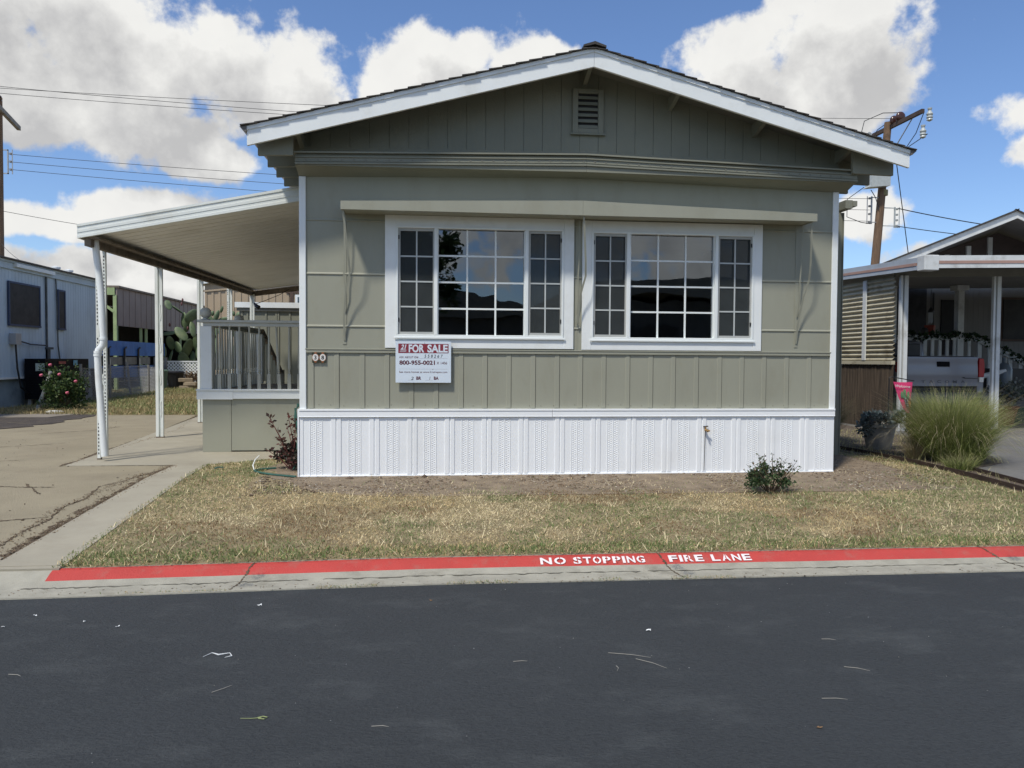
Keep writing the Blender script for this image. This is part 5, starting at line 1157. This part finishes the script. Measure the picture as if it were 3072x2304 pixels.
MB().prism([(TX-.55,TY-.0565,1.0),(TX-.50,TY-.0565,1.025),(TX+.38,TY-.0565,1.025),(TX+.48,TY-.0565,.985),(TX+.73,TY-.0565,.975),(TX+.73,TY-.0565,.965),(TX+.46,TY-.0565,.972),(TX+.36,TY-.0565,1.008),(TX-.50,TY-.0565,1.008)], (0,.02,0)).build('crease_line', black, tgo)
bd = MB()
for s in (-1,1):
    xa, xb_ = sorted((s*.76, s*.93)); bd.prism([(TX+s*.76,TY+.0,.62),(TX+s*.90,TY+.0,.62),(TX+s*.905,TY+.0,.95),(TX+s*.90,TY+.0,1.25),(TX+s*.89,TY+.0,1.37),(TX+s*.76,TY+.0,1.385)], (0,1.75,0))
bd.box(TX-.76,TX+.76,TY+.06,TY+1.75,.70,.80).box(TX-.75,TX+.75,TY+1.72,TY+1.75,.8,1.38)
bd.build('bed', silver, T, bevel=.01, smooth=True)
cb = MB(); cb.prism([(TX-.86,TY+1.78,.55),(TX-.86,TY+1.80,1.15),(TX-.72,TY+1.95,1.72),(TX-.70,TY+2.3,1.78),(TX-.70,TY+3.3,1.76),(TX-.80,TY+4.0,1.22),(TX-.84,TY+5.2,1.08),(TX-.84,TY+5.35,.5)], (1.70,0,0))
cb.build('cab', silver, T, bevel=.05, smooth=True)
MB().prism([(TX-.62,TY+1.845,1.28),(TX+.60,TY+1.845,1.28),(TX+.54,TY+1.93,1.66),(TX-.56,TY+1.93,1.66)], (0,-.02,.0)).build('rear_window', scr, T)
MB().box(TX-.72,TX+.72,TY+.04,TY+1.7,1.385,1.41).build('bed_cover', black, T)
B(TX-.70,TX+.35,TY+1.15,TY+1.6,1.411,1.68).build('tool_box', black, T, bevel=.02)
for s in (-1,1):
    lt_ = MB(); lt_.prism([(TX+s*.765,TY-.05,1.0),(TX+s*.89,TY-.03,1.0),(TX+s*.91,TY-.02,1.14),(TX+s*.90,TY-.02,1.28),(TX+s*.88,TY-.03,1.36),(TX+s*.765,TY-.05,1.37)], (0,.10,0)); lo = lt_.build('tail_light', redl, T, bevel=.008)
    MB().prism([(TX+s*.79,TY-.034,.90),(TX+s*.90,TY-.004,.90),(TX+s*.91,TY-.0,.995),(TX+s*.79,TY-.034,.995)], (0,.08,0)).build('reverse_lens', wl, lo)
bm = MB(); bm.prism(xs(*[(-.90,TY+y,z) for y, z in ((-.16,.46),(-.20,.50),(-.20,.64),(-.16,.70),(.02,.70),(.02,.46))]), (1.8,0,0)); bmo = bm.build('bumper', mat('bumper_grey', (.13,.135,.145), .45, .1, metal=.4), T, bevel=.015)
B(TX+.50,TX+.74,TY-.215,TY-.201,.50,.60).build('bumper_step', black, bmo)
B(TX-.70,TX+.70,TY-.02,TY+.3,.38,.79).build('undercarriage', black, T)
for s in (-1,1):
    for yy in (TY+1.05, TY+4.35):
        wv = MB(); n = 24; prof2 = [(.20,-.11),(.36,-.11),(.38,-.07),(.38,.07),(.36,.11),(.20,.11)]; cx = TX+s*.78
        wv.v = [(cx+h_, yy+r_*math.cos(2*math.pi*j/n), .392+r_*math.sin(2*math.pi*j/n)) for r_, h_ in prof2 for j in range(n)]
        wv.f = [(i*n+j,i*n+(j+1)%n,(i+1)*n+(j+1)%n,(i+1)*n+j) for i in range(5) for j in range(n)]; wv.mi = [0]*len(wv.f)
        wo_ = wv.build('wheel', tyre, T, smooth=True); q = MB(); q.v = [(cx+s*.09, yy+.2*math.cos(2*math.pi*j/n), .392+.2*math.sin(2*math.pi*j/n)) for j in range(n)]; q.f = [tuple(range(n))]; q.mi = [0]; q.build('rim', chrome, wo_)
# bits at the far right
BU = thing('red_bucket', 'red bucket on the ground right of the pickup bumper', 'bucket', (12.6, 6.0, .0)); MB().lathe((12.6,6.0,.012), [(.13,0),(.19,.45),(.18,.55),(.06,.60)], 14).build('bucket_body', mat('red_plastic', (.45,.03,.03), .45, .1), BU)
BN = thing('garden_bench', 'dark bench with flower pots below the right wall', 'bench', (14.9, 8.2, 0))
MB().box(14.0,16.4,8.0,8.5,.60,.68).build('seat', rust, BN); MB().box(14.0,16.4,8.5,8.55,.68,1.15).build('backrest', black, BN)
for x in (14.1,16.2): B(x,x+.08,8.05,8.45,.01,.60).build('leg', black, BN)
tag(MB().lathe((14.75,8.2,.685), [(.15,0),(.17,.05),(.17,.45),(.10,.56),(.05,.60),(.05,.72)], 14).build('water_jug', mat('jug_plastic', (.16,.19,.21), .3, .1), loc=(14.75,8.2,.685), smooth=True), 'upright water jug on the bench by the right wall', 'jug')
for i, (x, y, r_, h_, c_, lbl) in enumerate([(13.05,6.1,.28,.34,(.24,.085,.04),'terracotta pot with grey trailing foliage at the right edge'),(13.75,6.6,.22,.28,(.07,.13,.09),'dark green pot beside the terracotta pot at the right edge')]):
    Q = thing('flower_pot', lbl, 'flower pot', (x,y,0)); MB().lathe((x,y,.012), [(r_*.7,0),(r_,h_),(r_*1.08,h_),(r_*1.08,h_+.05),(r_*.9,h_+.05)], 16).build('pot_body', mat('potc%d' % i, c_, .8, .2, 5), Q)
    np_mesh('foliage', *leaves(1500 if i == 0 else 700, (x+.1,y,.55), .55 if i == 0 else .3,.4,.33,.06, [(.17,.18,.16),(.24,.25,.22),(.10,.12,.10),(.13,.15,.10)], shell=.3, seed=60+i, clump=20), leafm, Q)
tag(MB().tube([(13.15,6.9,.98),(13.5,6.9,1.05),(13.75,6.9,1.12)], [.05,.06,.03], 8).lathe((13.35,6.9,.6), [(.03,0),(.03,.40)], 6).build('garden_ornament', oldw, loc=(13.3,6.9,.6), smooth=True), 'white bird shaped garden ornament above the grey foliage', 'ornament')

# ------------------------------------------------------------------ planter, flag, ornamental grasses, edging
PL = thing('planter_pot', 'tapered concrete planter with grey succulents beside the ornamental grass', 'planter', (7.93, 2.1, 0))
MB().lathe((7.93,2.1,0), [(.155,0),(.165,.02),(.225,.34),(.245,.345),(.245,.40),(.20,.40),(.19,.36)], 24).build('pot_body', mat('pot_concrete', (.38,.36,.32), .9, .15, 6, .4, 40), PL, smooth=True)
su = [(.16,.20,.19),(.22,.26,.25),(.10,.13,.12),(.14,.13,.12)]
np_mesh('foliage', *cat_np([leaves(700, (7.93,2.05,.44), .34,.28,.10,.07, su, shell=.2, seed=80, clump=14), leaves(160, (7.66,2.0,.36), .10,.12,.16,.06, su, shell=.2, seed=81)]), leafm, PL)
ros = MB()
for cx, cz, s in ((8.20,.56,.07),(7.93,.52,.055),(7.70,.50,.05),(8.05,.50,.05)):
    for k in range(14):
        a = k*2.4; e = .25+.9*k/14; L = s*(1.1-.5*k/14); d = Vector((math.cos(a)*math.cos(e), math.sin(a)*math.cos(e), math.sin(e))); c = Vector((cx,1.95,cz)); p = Vector((-math.sin(a), math.cos(a), 0))
        ros.add([c, c+d*L*.6+p*L*.28, c+d*L, c+d*L*.6-p*L*.28], [(0,1,2,3)])
ros.build('succulent_rosettes', mat('succulent', (.24,.34,.24), .5, .15, 9), PL)
FG = thing('welcome_flag', 'bright pink Welcome flag with a striped cactus on a black rod', 'flag', (8.45, 2.6, .2))
MB().tube([(8.385,2.6,.35),(8.385,2.6,1.04),(8.42,2.6,1.06),(8.78,2.58,1.0)], .008, 6).build('flag_rod', black, FG)
fl_ = MB(); rows = 12; vs = []
def fx(t): return 8.452+.195*t**1.0*(1 if t < .85 else 1), 8.760-.02*t
for j in range(rows+1):
    t = j/rows; xa, xb_ = fx(t); z = .985-.47*t
    for i in range(7): u = i/6; vs.append((xa+(xb_-xa)*u, 2.6+.012*math.sin(u*5+t*4), z-.008*math.sin(u*3)))
fl_.add(vs, [(j*7+i,j*7+i+1,(j+1)*7+i+1,(j+1)*7+i) for j in range(rows) for i in range(6)])
fo = fl_.build('flag_cloth', mat('flag_pink', (.70,.045,.17), .7, .05), FG); q = fo.modifiers.new('thickness', 'SOLIDIFY'); q.thickness = .002; q.offset = 1
ft = MB(); text_mb(ft, 'Welcome', (8.475, 2.582, .905), (1,0,-.06), (0,0,1), .040, bold=.012, width=.245, depth=0, shear=.2); ft.build('welcome_lettering', mat('flag_white', (.78,.74,.74), .7), FG)
cm_ = MB(); 
for cx, cz, rx, rz in ((8.63,.80,.026,.075),(8.69,.775,.022,.062),(8.585,.79,.018,.05)): cm_.ell((cx,2.583,cz), rx,.003,rz,n=10,m=8)
cm_.box(8.60,8.70,2.581,2.585,.74,.76); cm_.build('cactus_motif', mat('motif_green', (.10,.27,.13), .7, .1), FG)
MB().prism([(8.615,2.585,.745),(8.685,2.585,.745),(8.715,2.585,.60),(8.665,2.585,.60)], (0,.003,0)).build('motif_vase', mat('flag_white', (.78,.74,.74)), FG)
sv = MB(); sv.box(8.660,8.668,2.5815,2.5845,.60,.74)
for i in range(5): z = .72-i*.028; sv.box(8.622+i*.009,8.690+i*.005,2.580,2.5845,z-.007,z+.006)
sv.build('motif_stripes', inkb, FG)
of_ = MB(); [of_.ell((8.705+.012*i,2.583,.68-.035*i),.018,.003,.014,n=8,m=5) for i in range(3)]; of_.box(8.70,8.735,2.582,2.584,.60,.69); of_.build('motif_flowers', mat('motif_orange', (.65,.20,.05), .7), FG)
def fountain(name, lbl, c, n, r0, spread, h0, h1, cols, seed, lean_y=0, width=.0042, tipc=None, parent=None):
    rs = np.random.RandomState(seed); a = rs.rand(n)*2*np.pi; rr = r0*np.sqrt(rs.rand(n)); bx = c[0]+rr*np.cos(a); by = c[1]+rr*np.sin(a)*.8
    h = h0+(h1-h0)*rs.rand(n)**.8; th0 = .08+.55*(rr/r0)*rs.rand(n)+.12*rs.rand(n); th1 = th0+spread*(.35+rs.rand(n)); a2 = a+.6*rs.normal(size=n)
    d = np.stack([np.cos(a2), np.sin(a2), 0*a2], 1); sd_ = np.stack([-np.sin(a2), np.cos(a2), 0*a2], 1); tw = rs.rand(n)*np.pi; sd_ = sd_*np.cos(tw)[:, None]+d*np.sin(tw)[:, None]
    K_ = 6; P_ = [np.stack([bx, by, gz(bx, by)], 1)]
    for k in range(K_):
        th = (th0+(th1-th0)*((k+.5)/K_)**1.6)[:, None]; P_.append(P_[-1]+(d*np.sin(th)+np.array([0,0,1.])*np.cos(th))*(h/K_)[:, None])
    w_ = width*(.6+.8*rs.rand(n))[:, None]; V = []
    for k in range(K_+1):
        q = w_*(1-.85*k/K_); V += [P_[k]-sd_*q/2, P_[k]+sd_*q/2]
    V = np.stack(V, 1); m_ = 2*(K_+1); i = np.arange(n)[:, None]*m_
    Fq = np.concatenate([i+np.array([[2*k,2*k+1,2*k+3,2*k+2]]) for k in range(K_)], 0)
    base = np.array(cols)[rs.randint(0, len(cols), n)]*(.65+.7*rs.rand(n))[:, None]
    tip = np.array(tipc if tipc else cols[0]); C_ = np.stack([base*(1-(k/K_)**2.2)+tip*((k/K_)**2.2) for k in range(K_+1) for _ in (0,1)], 1)
    V = V.reshape(-1,3); V[:, 2] = np.maximum(V[:, 2], .01)
    o = np_mesh(name, V, Fq, C_.reshape(-1,3), grassm, parent, loc=(c[0],c[1],0))
    return tag(o, lbl, 'grass clump') if parent is None else o
gg = [(.16,.22,.04),(.23,.29,.06),(.07,.115,.025),(.28,.30,.10),(.05,.07,.02)]
OG = thing('ornamental_grass', 'large feathery green grass clump with tan drooping tips beside the planter', 'grass clump', (7.95, .7, 0))
for i, (c, n, r0, sp, h0, h1) in enumerate([((7.93,.62),1300,.11,.75,.50,.95),((8.10,.55),1500,.12,.60,.55,1.02),((8.02,.85),1500,.12,.50,.65,1.08),((8.22,.80),1300,.12,.85,.45,.98),((8.26,1.10),1100,.13,.95,.55,1.0),((7.98,1.08),800,.10,.80,.35,.80),((8.06,.42),900,.16,1.6,.25,.55),((8.16,.6),500,.10,1.9,.6,1.0)]):
    fountain('grass_blades', '', c, n, r0, sp, h0, h1, gg, 200+i, tipc=(.34,.36,.14), parent=OG, width=.0068)
fountain('seed_plumes', '', (8.15,.85), 750, .28, 1.9, .95, 1.22, [(.45,.39,.25)], 210, width=.005, tipc=(.55,.46,.30), parent=OG)
fountain('ornamental_grass', 'small dark grass tuft between the home and the concrete planter', (7.45,3.4), 3200, .42, 1.3, .45, .95, [(.07,.10,.03),(.11,.12,.05)], 220, tipc=(.25,.22,.12))
fountain('ornamental_grass', 'thin tan grass wisp standing in front of the planter', (7.74,.95), 420, .09, 1.6, .3, .5, [(.26,.24,.12),(.34,.28,.16)], 221, tipc=(.48,.40,.26))
fountain('ornamental_grass', 'low green tuft at the foot of the big grass clump by the edging', (7.68,.0), 700, .16, 1.5, .12, .28, gg, 222, tipc=(.40,.36,.2))
edg = mat('edging_metal', (.045,.028,.022), .7, .3, 6)
def edging(pts, lab):
    mb = MB()
    for a, b in zip(pts, pts[1:]): mb.bar((a[0],a[1],float(gz(*a))+.03),(b[0],b[1],float(gz(*b))+.03), .012, .07)
    tag(mb.build('edging_strip', edg, loc=(pts[0][0],pts[0][1],0)), lab, 'edging', 'dark edging strips')
edging([(7.30,2.3),(7.42,1.4),(7.45,.5),(7.477,-.46),(7.492,-1.2),(7.55,-3.0)], 'long dark edging strip between lawn and grass bed')
edging([(7.76,.1),(7.764,-.23),(7.764,-.9),(7.80,-3.0)], 'short dark edging strip nearest the neighbour driveway')
bedm = mat('bed_soil', (.13,.10,.075), .95, .3, 5, .7, 60); struct(sheet('grass_bed', [(-3.0,7.5,7.82),(0,7.47,7.78),(.5,7.45,8.6),(1.2,7.35,9.0),(2.6,6.97,9.4),(9,6.97,9.9)], .018, bedm))
grass('bed_grass', 9000, (6.97,9.7,-3,5), (.04,.12), .006, 1.2, lambda x, y: (olive*1.2)*(.6+.7*NP.rand(len(x)))[:, None], lambda x, y: ((x < 7.8) & (x > 7.47)) | ((y > .5) & (x < 8.6+.25*y) & (x > 7.45-.16*y)))
# weeds in the kerb joints and along the gutter
for i, (x, y) in enumerate([(3.13,-3.22),(3.17,-3.33),(.14,-3.33),(.20,-3.2),(5.75,-3.2)]):
    o_ = fountain('kerb_weed', 'weed tuft %s' % ['growing in the joint between the painted words','at the gutter end of the joint between the words','at the gutter end of the left kerb joint','inside the left kerb joint by the red paint','in the right kerb joint near the edge of the photo'][i], (x,y+koff(x)), 90, .03, 1.6, .03, .08, [(.16,.13,.07),(.12,.15,.06)], 300+i, width=.003)
    o_.data.transform(Matrix.Translation((0,0,-.05))); o_['category'] = 'weed'
def gutweed(x, y): return (fbm(x, y*0, 2.2, 44) > .56) & (np.abs(y-(-3.365+np.interp(x, KX, KO))) < .03)
px_ = 8*NP.rand(6000)-1.5; py_ = -3.42+.12*NP.rand(6000); kk = gutweed(px_, py_); px_, py_ = px_[kk], py_[kk]
Vb, Fb, Cb = blades(len(px_), px_, py_, .008, .022, .004, 1.3, np.where((NP.rand(len(px_)) < .5)[:, None], straw*.8, green*1.1), z0=-.212+0*px_)
o_ = np_mesh('gutter_weeds', Vb, Fb, Cb, grassm); o_['kind'] = 'stuff'

# ================================================================== across the road (seen mirrored in the windows)
AH = thing('dark_mobile_home', 'dark low home across the road mirrored in the right window', 'mobile home', (11, -22, -.2))
ahm = mat('across_wall', (.10,.10,.095), .8, .1, 2)
MB().box(7.0,17,-30,-17.5,-.15,3.3).build('wall', ahm, AH)
MB().prism([(6.5,-17.0,3.55),(17.0,-17.0,3.25),(17.0,-17.0,3.45),(11.5,-17.0,4.15),(6.5,-17.0,3.95)], (0,-13,0)).build('roof', darkeave, AH)
for x in (8,11.5): wv = B(x,x+1.8,-17.499,-17.45,1.2,2.6).build('window', scr, AH)
AH2 = thing('dark_mobile_home', 'dark home with a chimney across the road mirrored in the left window', 'mobile home', (-1, -24, -.2))
MB().box(-6,6.2,-33,-19,-.15,2.9).build('wall', ahm, AH2)
MB().prism([(-6.4,-18.6,2.9),(6.3,-18.6,2.75),(6.3,-18.6,2.95),(-.2,-18.6,4.0),(-6.4,-18.6,3.0)], (0,-14,0)).build('roof', darkeave, AH2)
MB().tube([(1.6,-21,3.2),(1.6,-21,4.3)], .12, 10).lathe((1.6,-21,4.3), [(.2,0),(.2,.1),(.05,.2)], 10).build('chimney', steel, AH2)
for nm, cx, cy, h_, w__, lb in (('tree', 1.15,-16.2,6.0,1.1,'round dark tree across the road mirrored in the left window'),):
    Q = thing(nm, lb, 'tree', (cx,cy,-.15)); MB().tube([(cx,cy,-.15),(cx+.1,cy,h_*.5),(cx,cy,h_*.8)], [.16,.12,.05], 8).build('trunk', pole_m, Q)
    np_mesh('crown', *leaves(9000, (cx,cy,h_*.68), w__,w__,h_*.36,.15, gcol, shell=.3, seed=int(h_*10), clump=22), leafm, Q)
